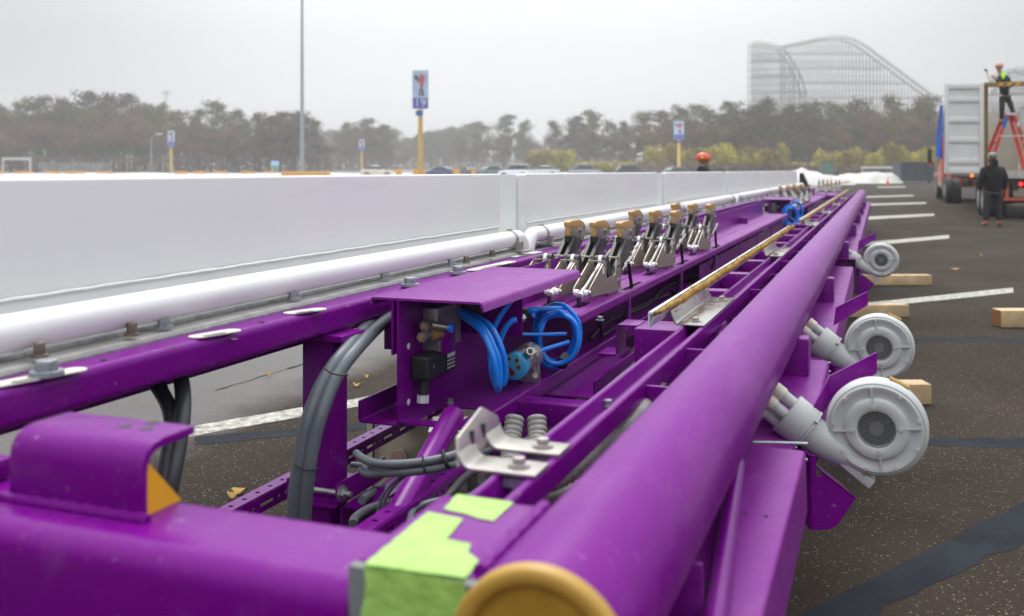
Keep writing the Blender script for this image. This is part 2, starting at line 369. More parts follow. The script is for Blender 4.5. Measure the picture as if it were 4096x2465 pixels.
# columns with cap plates and foot brackets
for k, t in enumerate((2.743, 6.9, 11.0, 15.1, 19.2, 23.3)):
    co = obj('column', MB().box(-1.763,-1.655,t,t+0.106,0.16,0.848), M['purple'], fr, bevel=0.006)
    obj('cap_plate', MB().box(-1.80,-1.60,t-0.025,t+0.13,0.849,0.870), M['purple'], co, bevel=0.004)
    if k < 2:
        obj('foot_bracket', MB().sheet([(-1.78,0.41),(-1.78,0.335),(-1.60,0.335),(-1.60,0.41)], 0.006, t-0.06, t+0.26, r=0.01), M['purple'], co)
        obj('foot_bracket', MB().sheet([(-1.655,0.24),(-1.60,0.24),(-1.60,0.33),(-1.50,0.33)], 0.006, t-0.03, t+0.18, r=0.01), M['purple'], co)
        obj('foot_rod', MB().cyl((-1.78,t-0.035,0.375),(-1.56,t-0.035,0.375),0.009).hexbolt((-1.597,t-0.035,0.375),0.018,0.014,d=(1,0,0)), M['galv'], co)
        obj('foot_rod', MB().cyl((-1.66,t+0.14,0.41),(-1.55,t+0.14,0.41),0.009).hexbolt((-1.597,t+0.14,0.41),0.016,0.012,d=(1,0,0)), M['bolt'], co)
# tie beam under the channel at each column
for t in (2.80, 6.95, 11.05, 15.15, 19.25):
    obj('tie_beam', MB().box(-1.654,-1.16,t-0.03+0.35,t+0.05+0.35,0.78,0.86) if False else MB().box(-1.654,-1.40,t+0.30,t+0.36,0.76,0.86), M['purple'], fr, bevel=0.005)
obj('inner_stringer', MB().box(-1.90,-1.86,-1.0,T_END,0.80,0.94), M['purple'], fr)
# slotted struts
def strut(s, z, t0, t1, w=0.052):
    mb = MB(); L_ = t1 - t0; hs_ = []; hd = []
    k = 0.06
    while k < L_-0.1:
        hs_.append((k, k+0.075, w*0.36, w*0.64)); hs_.append((k+0.10, k+0.112, w*0.38, w*0.62)); hd.append((k+0.02,k+0.034,w*0.36,w*0.64)); hd.append((k+0.09,k+0.104,w*0.36,w*0.64)); k += 0.14
    mb.holed((s, t0, z-w), (0,1,0), (0,0,1), L_, w, hs_, 0.004)          # face towards +x
    mb.holed((s-w, t0, z), (1,0,0), (0,1,0), w, L_, [(h[2],h[3],h[0],h[1]) for h in hd], 0.004)
    mb.box(s-w, s-w+0.004, t0, t1, z-w, z)
    return mb
obj('slotted_strut', strut(-1.87, 0.345, 1.2, 6.0), M['purple'], fr, smooth=30)
obj('slotted_strut', strut(-1.22, 0.47, 1.5, 5.0), M['purple'], fr, smooth=30)
obj('slotted_strut', strut(-0.95, 0.47, 3.2, 9.0), M['purple'], fr, smooth=30)
# diagonal tube, lower chords and lower cross beams
obj('diagonal_tube', MB().cyl(W(925,1300,2.62), W(1092,1000,3.15), 0.036, n=24), M['purple'], fr)
obj('diagonal_tube', MB().cyl((-1.1,6.6,0.2), (-0.75,7.6,0.6), 0.036, n=20), M['purple'], fr)
obj('diagonal_tube', MB().cyl((-0.95,4.7,0.2), (-0.55,5.6,0.72), 0.036, n=20), M['purple'], fr)
for s in (-1.70, -0.62): obj('bottom_chord', MB().box(s-0.05, s+0.05, 1.4, T_END, 0.125, 0.225), M['purple'], fr, bevel=0.008)
t = 2.0
while t < 24:
    if t > 2.5: obj('bottom_cross_beam', MB().box(-1.649,-0.671,t,t+0.08,0.135,0.215), M['purple'], fr, bevel=0.006)
    t += 2.05
# box beam under the tray, cross beams to the tube
obj('cross_tube', MB().box(-1.30,-0.30,3.41,3.52,0.452,0.54), M['purple'], fr, bevel=0.012)
obj('cross_tube', MB().box(-1.30,-0.40,6.2,6.30,0.452,0.54), M['purple'], fr, bevel=0.012)
def cross(t, w=0.11, h=0.13, x0=-0.87):
    o = obj('cross_beam', MB().box(x0, -0.45, t, t+w, 0.80-h, 0.80), M['purple'], fr, bevel=0.008)
    obj('weld_collar', MB().lathe((-0.52,t+w/2,0.755),(1,0,-0.1),[(0,0.05),(0.03,0.052),(0.06,0.075)], n=24), M['purple'], o, smooth=60)
cross(3.63, 0.22, 0.20)
for t in (4.9, 5.75, 6.6, 7.45, 8.3, 9.3, 10.3, 11.3, 12.4, 13.5, 14.6, 15.8, 17.0, 18.3, 19.6, 21.0, 22.4, 23.8): cross(t)
obj('hook_bracket', MB().sheet([(-1.10,0.63),(-1.02,0.63),(-1.02,0.755),(-0.93,0.755)], 0.008, 3.95, 4.10, r=0.012), M['purple'], fr, bevel=0.001)
obj('under_tray', MB().sheet([(-1.40,0.49),(-1.06,0.49),(-1.06,0.56)], 0.006, 3.75, 4.6, r=0.012), M['purple'], fr)
obj('side_plate_low', MB().sheet([(-0.872,0.70),(-0.86,0.80)], 0.008, 4.0, 14.0), M['purple'], fr)
# pair of rails (an open channel) on cross beams
rl = obj('rail_channel', MB().sheet([(-0.632,0.862),(-0.625,0.862),(-0.620,0.822),(-0.578,0.822),(-0.572,0.862),(-0.560,0.862),(-0.560,0.815)], 0.006, 1.425, 24.6, r=0.006, nb=3), M['purple'], fr)
for t in (2.45, 3.0, 4.6, 6.1, 7.9, 9.9, 12.2): obj('rail_stay', MB().box(-0.556,-0.49,t,t+0.014,0.775,0.85), M['purple'], fr)
# lower right folded plate below the tube and the web behind it
for a_, b_ in ((3.12,3.95),(4.50,7.85),(8.55,24.0),(0.6,2.66)): lp = obj('lower_plate', MB().sheet([(-0.345,0.655),(-0.335,0.662),(-0.182,0.662),(-0.178,0.508)], 0.006, a_, b_, r=0.008), M['purple_dusty'], fr)
for a_, b_ in ((2.67,3.11),(3.96,4.49),(7.86,8.54)): obj('sunken_plate', MB().sheet([(-0.40,0.61),(-0.235,0.585),(-0.225,0.50)], 0.006, a_, b_, r=0.006), M['purple_dusty'], fr)
for p in ((1797,1237),(1845,1242)): q = Pz(*p, 0.6665); obj('rivet_hole', MB().cyl(q, q+Vector((0,0,0.001)), 0.0045, n=12), M['blowdark'], lp)
obj('tube_web', MB().box(-0.44,-0.262,1.553,1.565,0.664,0.775), M['purple'], fr, bevel=0.003)
dg = obj('inclined_pipe', MB().cyl(W(1712,1560,1.435), W(1776,1118,2.30), 0.0175, n=24), M['purple'], fr)
for (x, y, d) in ((1728,1412,1.67),(1768,1163,2.18)):
    obj('pipe_band', MB().cyl(W(x,y-3,d), W(x,y+3,d), 0.0195, n=24), M['rubber'], dg)
for t in (3.62, 5.7, 8.6, 11.5, 14.4, 17.3, 20.2):
    po = obj('web_post', MB().box(-0.345,-0.232,t,t+0.10,0.45,0.80), M['purple'], fr, bevel=0.014)
for y0, y1, x0 in ((1065,1069,1812),(1102,1108,1798)):
    obj('threaded_rod', MB().cyl(W(x0,y0,2.66), W(1944,y1,2.66), 0.0045, n=10), M['bolt'], fr)
for y0, y1, x0 in ((872,874,1948),(893,895,1948)):
    obj('threaded_rod', MB().cyl(W(x0,y0,3.95), W(2000,y1,3.95), 0.0045, n=10), M['bolt'], fr)

# tray sections with valve box (web, top plate, floor) - repeated every 11.8 m along the frame
def tray(dt):
    T = 2.92 + dt
    tp = obj('box_top_plate', MB().sheet([(-1.605,0.945),(-1.605,0.968),(-1.205,0.968),(-1.195,0.940)], 0.008, T, T+1.10, r=0.010), M['purple_dusty'], fr)
    tp2 = obj('box_web', MB().sheet([(-1.505,0.545),(-1.505,0.962)], 0.008, T, T+11.0), M['purple'], fr)
    obj('box_tab', MB().box(-1.530,-1.522,T+0.0,T+0.10,0.78,0.96), M['purple'], tp2)
    for z in (0.70, 0.79):
        for t_ in (0.08,): pass
    for (a, z) in ((0.07,0.80),(0.07,0.61),):
        q = Vector((-1.5005, T+a, z)); obj('round_hole', MB().cyl(q, q+Vector((0.001,0,0)), 0.011, n=16), M['whitepl'], tp2)
    for i in range(3):
        for (a, z) in ((0.66,0.62+0.04*i),(0.38,0.62+0.05*i)):
            q = Vector((-1.5005, T+a, z)); obj('round_hole', MB().cyl(q, q+Vector((0.001,0,0)), 0.004, n=10), M['blowdark'], tp2)
    holes = [(0.04,0.19,0.06,0.26)]
    k = 0.55
    while k < 2.6:
        for a in (0.05,0.11,0.17): holes.append((a,a+0.009,k,k+0.03))
        k += 0.13
    fl = MB().holed((-1.501,T,0.552), (1,0,0), (0,1,0), 0.238, 11.0, holes, 0.006)
    fl.sheet([(-1.264,0.555),(-1.258,0.552),(-1.258,0.505)], 0.006, T, T+11.0, r=0.004)
    obj('tray_floor', fl, M['purple'], fr, smooth=30)
    obj('divider_plate', MB().box(-1.50,-1.245,T+0.50,T+0.508,0.780,0.962), M['purple'], fr)
    obj('rear_flange', MB().sheet([(-1.635,0.625),(-1.635,0.555),(-1.51,0.555)], 0.007, T-0.03, T+0.35, r=0.012), M['purple'], fr)
    # deck plate with slots under the fingers
    D0 = 3.96 + dt; L_ = 10.1; hs_ = []
    for r_ in range(3):
        t0 = 4.25 + 1.41*r_ + dt - D0
        for c_ in (-1.26,-1.40,-1.54): hs_.append((c_+1.615-0.022, c_+1.615+0.022, t0-0.10, t0+0.09))
        hs_.append((0.385,0.412,t0+0.60,t0+0.98))
    dk = MB().holed((-1.615,D0,0.782), (1,0,0), (0,1,0), 0.425, L_, hs_, 0.008)
    dk.sheet([(-1.192,0.786),(-1.186,0.780),(-1.186,0.748)], 0.007, D0, D0+L_, r=0.005)
    dk.box(-1.335,-1.331,D0,D0+L_,0.790,0.794)
    obj('deck_plate', dk, M['purple_dusty'], fr, smooth=30)
    for k in range(7):
        t_ = 4.82 + 1.4*k + dt; obj('deck_post', MB().box(-1.188,-1.180,t_,t_+0.045,0.600,0.775), M['purple'], fr)
    obj('raised_side_plate', MB().sheet([(-1.64,0.79),(-1.64,0.968),(-1.68,0.968)], 0.007, 7.75+dt, 14.4+dt, r=0.01), M['purple'], fr)
    obj('tray_skirt', MB().box(-1.240,-1.232,7.2+dt,T+11.0,0.50,0.70), M['purple'], fr)
tray(0)
tray(11.8)
for q, m_ in (((-1.45,3.22,0.558),'bolt'),((-1.11,4.02,0.76),'bolt')): obj('hex_bolt', MB().hexbolt(q, 0.012, 0.014), M[m_], fr)

# ================================================================ white wall with its pipe, plates and bolts
ww = thing('white_wall', 'white steel wall with a white pipe along its foot, left of the purple deck', 'wall', (-1.97, 1.0, 0.96))
gaps = [(4.96,5.37),(8.98,9.41),(13.16,13.6),(17.4,17.83),(21.6,22.02)]
seg = []; a = -2.2
for g0, g1 in gaps: seg.append((a, g0)); a = g1
seg.append((a, 25.6))
obj('back_sheet', MB().box(-2.02,-1.972,-2.2,25.6,0.975,1.372), M['white'], ww, bevel=0.004)
for (t0, t1) in seg:
    pn = obj('wall_panel', MB().box(-1.971,-1.93,t0,t1,1.094,1.380), M['white'], ww, bevel=0.009, seg=3)
    obj('lower_panel', MB().box(-1.969,-1.938,t0,t1,0.985,1.090), M['white'], ww, bevel=0.004)
    pts = []; n_ = int((t1-t0)/0.05)
    for i in range(n_+1): pts.append((-1.932+0.0015*random.uniform(-1,1), t0+0.01+(t1-t0-0.02)*i/n_, 1.092+0.0012*random.uniform(-1,1)))
    obj('weld_bead', MB().sweep(pts, 0.005, n=6, rf=lambda i: 0.0048+0.0012*random.random()), M['weld'], pn)
for g0, g1 in gaps:
    obj('joint_plate', MB().box(-1.970,-1.948,g0+.003,g1-.115,0.99,1.374), M['joint'], ww)
    obj('wall_post', MB().box(-1.971,-1.926,g1-0.11,g1-0.012,0.985,1.376), M['white'], ww, bevel=0.012, seg=3)
def clamp(t, p):
    o = obj('pipe_clamp', MB().lathe((-1.80,t,1.04),(0,1,0),[(0,0.0435),(0,0.047),(0.03,0.047),(0.03,0.0435)], n=28, cap0=False, cap1=False)
            .box(-1.80-0.007,-1.80+0.007,t,t+0.03,1.086,1.094).box(-1.762,-1.73,t,t+0.03,0.986,1.03).box(-1.762,-1.69,t-0.02,t+0.05,0.980,0.986), M['ss'], p)
def pipe(t0, t1, down0, down1):
    P = []
    r = 0.10
    if down0: P += [(-1.80,t0,0.80)] + [(-1.80, t0+r-r*math.cos(a_), 1.04-r+r*math.sin(a_)) for a_ in [R(9*k) for k in range(11)]]
    else: P += [(-1.80,t0,1.04)]
    k = t0 + r + 0.1
    if down1: P += [(-1.80, t1-r+r*math.sin(a_), 1.04-r+r*math.cos(a_)) for a_ in [R(9*k) for k in range(11)]] + [(-1.80,t1,0.80)]
    else: P += [(-1.80,t1,1.04)]
    mb = MB(); return obj('foot_pipe', mb.sweep(P, 0.0425, n=32), M['white'], ww, smooth=60)
pipe(-2.2, 4.95, False, True); pipe(5.02, 13.1, True, True); pipe(13.25, 25.4, True, False)
for t in (4.74, 5.25, 9.0, 9.35, 12.85, 13.5, 17.5, 21.7): clamp(t, ww)
obj('foot_strip', MB().box(-1.818,-1.745,-1.5,4.9,0.960,0.974), M['stripm'], ww, bevel=0.003)
obj('foot_strip', MB().box(-1.818,-1.745,5.3,25,0.960,0.974), M['stripm'], ww, bevel=0.003)
obj('foot_strip', MB().box(-1.965,-1.822,-1.5,25,0.960,0.984), M['galv'], ww, bevel=0.003)
obj('edge_bar', MB().box(-1.744,-1.732,-1.5,25,0.960,0.966), M['galv'], ww)
for (x, y) in ((112,905),(988,690),(1103,660)):
    q = Pz(x, y, 0.963); obj('hex_bolt', MB().cyl(q-Vector((0,0,0.0)), q+Vector((0,0,0.006)), 0.036, n=28).hexbolt(q+Vector((0,0,0.006)), 0.024, 0.022), M['bolt'], ww, bevel=0.001)
for (x, y) in ((395,787),(707,719),(927,671),(1088,637)):
    q = Pz(x, y, 0.985); obj('hex_bolt', MB().hexbolt(q, 0.017, 0.017), M['bolt'], ww, bevel=0.001)
for (x, y) in ((95,860),(318,808),(1123,634),(1185,618)):
    q = Pz(x, y, 0.985); obj('stud', MB().hexbolt(q, 0.013, 0.026), M['rustbolt'], ww, bevel=0.001)
t = 6.0
while t < 24:
    obj('hex_bolt', MB().hexbolt((-1.70,t,0.964), 0.022, 0.022).hexbolt((-1.70,t+0.22,0.964), 0.022, 0.022) if False else MB().hexbolt((-1.70,t,0.964), 0.022, 0.022), M['bolt'], ww)
    obj('hex_bolt', MB().hexbolt((-1.86,t+0.35,0.985), 0.016, 0.02), M['bolt'], ww)
    t += 0.8
def oval(a, b, z, w, m_, p, name='slot_liner', h=0.003, cut=None):
    a, b = Pz(*a, z), Pz(*b, z); d = (b-a); l = d.length; d.normalize(); x = Vector((d.y,-d.x,0)); pts = []
    for s_, c_ in ((1,b-d*w/2),(-1,a+d*w/2)):
        for k in range(13):
            an = R(-90+180*k/12); pts.append(c_ + d*s_*w/2*math.cos(an) - x*s_*w/2*math.sin(an)*(1))
    o = obj(name, MB().poly(pts, (0,0,h)), m_, p)
    return o
for a, b in (((458,815),(575,795)),((686,757),(782,744)),((-40,935),(205,888)),((1130,653),(1235,630)),((1230,620),(1300,607))):
    l_ = oval(a, b, 0.961, 0.052, M['cream'], ww)
    a2 = (a[0]*0.72+b[0]*0.28, a[1]*0.72+b[1]*0.28); b2 = (a[0]*0.28+b[0]*0.72, a[1]*0.28+b[1]*0.72)
    oval(a2, b2, 0.9645, 0.017, M['galv'], l_, 'slot_insert', 0.001)
for (x, y) in ((250,865),(418,836),(565,817),(630,775),(838,737)):
    q = Pz(x, y, 0.961); obj('tapped_hole', MB().cyl(q, q+Vector((0,0,0.0008)), 0.009, n=16), M['blowdark'], ww)

# ================================================================ green tape at the near end
def tape_poly(pts, z): return [Pz(722.5+.4727*x, 782.7+.4727*y, z) for x, y in pts]
def tape_top(pts, z, dz, label):
    P = tape_poly(pts, z); Q = []
    for i in range(len(P)):
        a, b = P[i], P[(i+1) % len(P)]; n_ = max(1, int((b-a).length/0.008))
        for k in range(n_): Q.append(a.lerp(b, k/n_) + Vector((random.uniform(-1,1)*0.0007, random.uniform(-1,1)*0.0007, 0)))
    single('tape_patch', MB().poly(Q, (0,0,dz)), M['tape'], label, 'tape', group='green tape on the near end of the frame')
tape_top([(800,865),(1090,905),(985,1000),(910,985),(850,965),(730,940)], 0.8848, 0.0008, 'small lime green tape patch lying flat on the purple block where the rails begin')
tape_top([(650,955),(830,990),(745,1095),(870,1118),(852,1160),(912,1205),(845,1292),(328,1222)], 0.8848, 0.0012, 'large torn lime green tape strip lying along the top of the purple block')
mb = MB(); nu, nv = 14, 18
for i in range(nu+1):
    for j in range(nv+1):
        x = -0.627 + 0.1425*i/nu; z = 0.8865 - 0.38*j/nv
        mb.v.append(Vector((x + .004*math.sin(j*1.3)*(i in (0, nu)), 1.1205 - 0.007*(0.5+0.5*math.sin(i*1.15+0.9*math.sin(j*0.5)+.3*i*i/nu))*(min(j,4)/4), z)))
for i in range(nu):
    for j in range(nv):
        a = i*(nv+1)+j; mb.f.append((a, a+1, a+nv+2, a+nv+1))
single('tape_patch', mb, M['tape'], 'wrinkled lime green tape hanging down the front of the grey end plate', 'tape', group='green tape on the near end of the frame')

# ================================================================ finger units
def make_finger():
    root = thing('brake_finger', 'x', 'brake finger', local=True)
    side = [(0,.035),(-.012,.055),(.0,.075),(.225,.165),(.245,.172),(.285,.172),(.287,.10),(.30,.09),(.44,.09),(.46,.10),(.482,.155),(.50,.171),(.56,.171),(.565,.06),(.56,.012),(.40,.012)]
    for x in (-.047, .041): obj('side_plate', MB().poly([(x,y,z) for y,z in side], (.006,0,0)), M['ssf'], root)
    obj('front_strap', MB().bar((-.0,.238,.175),(-.0,.254,.175),.094,.006), M['ssf'], root); obj('rear_strap', MB().bar((0,.49,.172),(0,.53,.172),.094,.006), M['ssf'], root)
    cy = obj('air_cylinder', MB().cyl((0,.02,.052),(0,.27,.138),.0125,n=18).cyl((0,-.01,.046),(0,.04,.06),.017,n=18).cyl((0,.04,.059),(0,.09,.076),.0155,.0135,n=18), M['ss'], root)
    obj('end_cap', MB().cyl((0,-.03,.040),(0,-.008,.047),.0165,n=20), M['alu'], cy)
    obj('bushing', MB().cyl((.016,.0,.052),(.040,.0,.052),.016,n=18), M['whitepl'], cy); obj('bushing', MB().cyl((-.040,.0,.052),(-.016,.0,.052),.016,n=18), M['whitepl'], cy)
    obj('rod_strap', MB().cyl((-.009,.33,.168),(.009,.33,.168),.030,n=20).bar((0,.33,.16),(0,.25,.13),.016,.02), M['skyblue'] if False else M['whitepl'], cy)
    for s_ in (-1, 1):
        obj('link', MB().cyl((s_*.011,.34,.168),(s_*.036,.34,.168),.028,n=24).poly([(s_*.013,.33,.19),(s_*.013,.315,.15),(s_*.013,.44,.03),(s_*.013,.49,.05),(s_*.013,.37,.185)], (s_*.018,0,0)), M['black'], root)
        ar = obj('arm', MB().poly([(s_*.014,.33,.02),(s_*.014,.54,.02),(s_*.014,.60,.09),(s_*.014,.895,.235),(s_*.014,.885,.248),(s_*.014,.71,.248)], (s_*.023,0,0)), M['black'], root, bevel=.002)
        if s_ > 0:
            for (y,z) in ((.845,.232),(.80,.17)): obj('arm_bolt', MB().cyl((.036,y,z),(.044,y,z),.013,n=6), M['ss'], ar)
        else: obj('arm_bolt', MB().cyl((-.044,.845,.232),(-.036,.845,.232),.012,n=6), M['ss'], ar)
    obj('slot_lever', MB().box(-.008,.008,-.055,-.03,-.03,.04), M['black'], root)
    hd = obj('head_plate', MB().box(-.020,.020,.70,.965,.252,.308), M['ss'], root, bevel=.002)
    obj('head_bolt', MB().hexbolt((.020,.86,.283),.014,.010,d=(1,0,0)), M['ss'], hd)
    for y in (.74,.79,.93): obj('dowel', MB().cyl((.020,y,.295),(.0215,y,.295),.005,n=10), M['blowdark'], hd)
    pr = [(.675,.312),(.675,.335),(.695,.341),(.84,.341),(.89,.334),(.93,.320),(.950,.307),(.950,.300),(.71,.300),(.71,.312)]
    br_ = obj('brass_head', MB().poly([(-.022,y,z) for y,z in pr], (.044,0,0)).box(-.016,.016,.678,.699,.262,.3115), M['brass'], root, bevel=.002)
    obj('head_foot', MB().box(-.017,.017,.672,.698,.232,.2615), M['black'], root)
    obj('spring_link', MB().cyl((.056,.56,.10),(.056,.86,.178),.0085,n=14), M['ss'], root)
    for (y,z) in ((.0,.052),(.52,.135),(.52,.055)): obj('pivot_bolt', MB().cyl((.047,y,z),(.054,y,z),.013,n=14), M['ss'], root)
    obj('plate_sticker', MB().box(.047,.0476,.215,.245,.118,.152), M['label'], root)
    obj('base_block', MB().box(-.040,.035,.36,.54,.0,.0145), M['ssf'], root)
    return root
fp = make_finger(); fp.scale = (.84,1,1); freeze(fp)
rown = ['front', 'middle', 'back']; coln = ['right', 'middle', 'left']
clu = ['sharp near group', 'blurred second group', 'tiny farthest group']
first = True
for q in range(2):
    for r_ in range(3):
        for c_ in range(3):
            lab = f'brass headed finger, {coln[c_]} one of the {rown[r_]} row in the {clu[q]}'
            loc = (-1.26-0.14*c_, 4.25+1.41*r_+11.8*q, 0.7905)
            if first: fp.location = loc; fp['label'] = lab; fp['group'] = 'brass headed fingers on the purple deck'; first = False
            else: copy_tree(fp, loc=loc, label=lab, group='brass headed fingers on the purple deck')
end_deck = obj('far_deck', MB().box(-2.6,-1.0,25.02,31.0,0.68,0.79), M['purple'], fr, bevel=0.005)
for k in range(6):
    copy_tree(fp, loc=(-1.55+0.11*k-0.05*(k%2), 27.6+0.9*(k%2), 0.7905), label=f'brass headed finger, {["first","second","third","fourth","fifth","sixth"][k]} from the left in the tiny farthest group', group='brass headed fingers on the purple deck')
e_ = thing('end_cover', 'black slanted cover plate at the far end of the white wall', 'cover', (-1.9,26.2,0.79))
obj('cover_plate', MB().poly([(-1.88,26.0,0.80),(-1.88,26.0,1.33),(-1.88,26.4,1.33),(-1.88,27.4,0.80)], (0.03,0,0)).poly([(-1.9,26.0,0.80),(-1.9,26.0,1.32),(-1.80,26.0,1.32),(-1.58,26.0,0.80)], (0,0.03,0)), M['black'], e_)
single('golden_bar', MB().bar((-1.3,26.3,1.02),(-0.9,33,1.02),0.05,0.04), M['brass'], 'thin golden bar above the farthest fingers beside the black cover', 'bar')

# ================================================================ valve, hoses, sensor in the tray
def valve(dt, lab):
    T = 2.70
    r_ = thing('solenoid_valve', lab, 'valve', (-1.39, T+0.1, 0.66), group='solenoid valves on the box webs')
    obj('valve_body', MB().box(-1.390,-1.335,T+.17,T+.36,.815,.952), M['galv'], r_, bevel=.003)
    obj('valve_foot', MB().box(-1.334,-1.322,T+.16,T+.26,.815,.85), M['galv'], r_, bevel=.003)
    for z, a in ((.905,.0),(.873,-.02)):
        f_ = obj('fitting', MB().cyl((-1.35,T+.12+a,z),(-1.35,T+.17,z),.013,n=18).cyl((-1.35,T+.10+a,z),(-1.35,T+.13+a,z),.017,n=6), M['ss'], r_)
        obj('brass_core', MB().cyl((-1.35,T+.094+a,z),(-1.35,T+.102+a,z),.007,n=12), M['brass'], f_)
    obj('copper_collar', MB().cyl((-1.345,T+.14,.872),(-1.325,T+.19,.872),.018,n=18), M['brass'], r_)
    e2 = obj('elbow_fitting', MB().cyl((-1.35,T+.14,.905),(-1.285,T+.15,.897),.012,n=18), M['ss'], r_)
    obj('blue_ring', MB().cyl((-1.287,T+.15,.897),(-1.272,T+.152,.895),.015,n=18), M['blue'], e2)
    pl = obj('coil_plug', MB().box(-1.388,-1.325,T+.08,T+.30,.735,.812), M['black'], r_, bevel=.010, seg=3)
    obj('plug_screw', MB().cyl((-1.325,T+.12,.775),(-1.3235,T+.12,.775),.006,n=12), M['ss'], pl)
    lb = obj('plug_label', MB().box(-1.3245,-1.3235,T+.215,T+.29,.742,.808), M['rubber'], pl)
    obj('label_patch', MB().box(-1.3235,-1.3232,T+.222,T+.284,.784,.805), M['label'], lb)
    for k in range(3):
        o = k*.012; mbt = MB()
        for j in range(6): mbt.box(-1.3235,-1.3232,T+.222+j*.0105,T+.229+j*.0105,.772-o,.7775-o)
        obj('label_print', mbt, M['label'], lb)
    obj('cable_socket', MB().cyl((-1.355,T+.115,.735),(-1.355,T+.105,.685),.018,.015,n=18), M['black'], r_)
    obj('socket_nut', MB().cyl((-1.355,T+.105,.686),(-1.355,T+.103,.662),.020,n=8), M['alu'], r_)
    fb = obj('connector_block', MB().box(-1.38,-1.30,T+.40,T+.50,.875,.945), M['black'], r_, bevel=.01)
    r_.location = (-1.50, 3.02+dt, 0.601); r_.scale = (1.08,)*3
    return r_
valve(0, 'grey solenoid valve with black plug on the near end of the purple box')
valve(11.8, 'blurred grey valve inside the second purple box further down the deck')
def hose(pts, r, m_, lab, cat_='hose', name='air_hose', group=None, n=10, k=8):
    return single(name, MB().sweep(cat_pts(pts, k), r, n=n), m_, lab, cat_, group=group, smooth=60)
gB = 'blue air hoses of the near box'
hose([W(1108,752,3.46),W(1130,766,3.42),W(1165,790,3.37),W(1190,838,3.35),W(1203,890,3.35),W(1201,938,3.37),W(1186,905,3.46),W(1180,850,3.52),W(1186,800,3.52),W(1205,760,3.52),W(1232,722,3.52)], 0.0106, M['blue'], 'blue air hose looping from the black block up to the top fitting', group=gB)
hose([W(1108,758,3.48),W(1128,772,3.41),W(1160,800,3.35),W(1184,850,3.32),W(1196,900,3.32),W(1196,930,3.35),W(1190,895,3.46),W(1186,865,3.52)], 0.0106, M['blue'], 'blue air hose hanging leftmost from the black block', group=gB)
hose([W(1112,748,3.50),W(1140,762,3.46),W(1180,785,3.40),W(1208,840,3.38),W(1218,890,3.39),W(1212,925,3.41),W(1204,890,3.48),W(1200,840,3.52),W(1212,800,3.52),W(1230,775,3.52),W(1245,770,3.52)], 0.0106, M['blue'], 'blue air hose hanging rightmost and ending in the lower metal fitting', group=gB)
for lab, (x, y) in (('metal push fitting high on the divider plate', (1237,717)), ('metal push fitting with blue ring halfway up the divider plate', (1250,769))):
    f_ = thing('push_fitting', lab, 'fitting', W(x, y,3.82)); obj('hex_body', MB().cyl(W(x-4,y+1,3.81), W(x+10,y-4,3.84), .0165, n=6), M['ss'], f_)
    obj('release_ring', MB().cyl(W(x-8,y+2,3.80), W(x-3,y+1,3.81), .0145, n=16), M['blue'], f_)
def coil(c, r, turns, hr, lab, d=4.05, grp=None, seed=1):
    rnd = random.Random(seed); pts = []
    x0, y0 = c; k = 0
    for i in range(int(turns*16)+1):
        a = 2*math.pi*i/16; w = r*(1 + 0.13*math.sin(a*0.37+seed) + .04*math.sin(a*1.9+seed*2)) ; ph = rnd.uniform(-1,1)
        q = W(x0, y0, d) + Vector((CA,SA,0))*w*0.86*math.cos(a) + Vector((0,0,1))*w*1.14*math.sin(a) + Vector((-SA,CA,0))*(0.075*math.sin(i/16*1.9+seed) + 0.010*ph) + Vector((0.0,0,0.004*ph))
        pts.append(q)
    pts = [W(1268,752,d-0.05), W(1290,745,d-0.04)] + pts[3:] if d < 5 else pts
    return hose(pts, hr, M['blue'], lab, group=grp, name='hose_coil', k=4)
coil((1342,812), .099, 4.7, .0103, 'coil of blue air hose hanging behind the pressure sensor', grp='coiled blue hoses')
coil((1905,520), .12, 3.6, .013, 'blurred coil of blue air hose on the second purple box', d=14.2, grp='coiled blue hoses', seed=3)
coil((1916,508), .125, 2.6, .013, 'blurred larger blue hose loop standing above the right lip of the second box', d=14.8, grp='coiled blue hoses', seed=5)
coil((1862,545), .09, 2.2, .012, 'small dark blue hose loop hanging under the second deck end', d=13.6, grp='coiled blue hoses', seed=8)
hose([W(1252,805,3.89),W(1300,806,3.95),W(1362,804,4.04)], .0075, M['blue'], 'straight thin blue hose running level from the divider plate to the coil', group=gB)
hose([W(1292,848,3.89),W(1330,836,3.95),W(1368,824,4.04)], .0095, M['blue'], 'straight blue hose rising from the sensor to the coil', group=gB)
single('cable_tie', MB().cyl(W(1352,876,4.00), W(1362,862,4.04), .026, n=12), M['rubber'], 'black tie round the bottom of the near blue hose coil', 'cable tie')
cb = thing('hose_connector', 'black connector block from which the blue coil starts, right of the divider plate', 'connector', W(1262,760,4.02)); obj('connector_body', MB().obox(W(1262,757,4.02), Vector((CA,SA,0))*.022, Vector((-SA,CA,0))*.03, (0,0,.022)), M['black'], cb, bevel=.006)
for k in range(3): obj('blue_collar', MB().cyl(W(1276+5*k,748+12*(k%2),3.69), W(1284+5*k,746+12*(k%2),3.69), .012, n=12), M['blue'], cb)
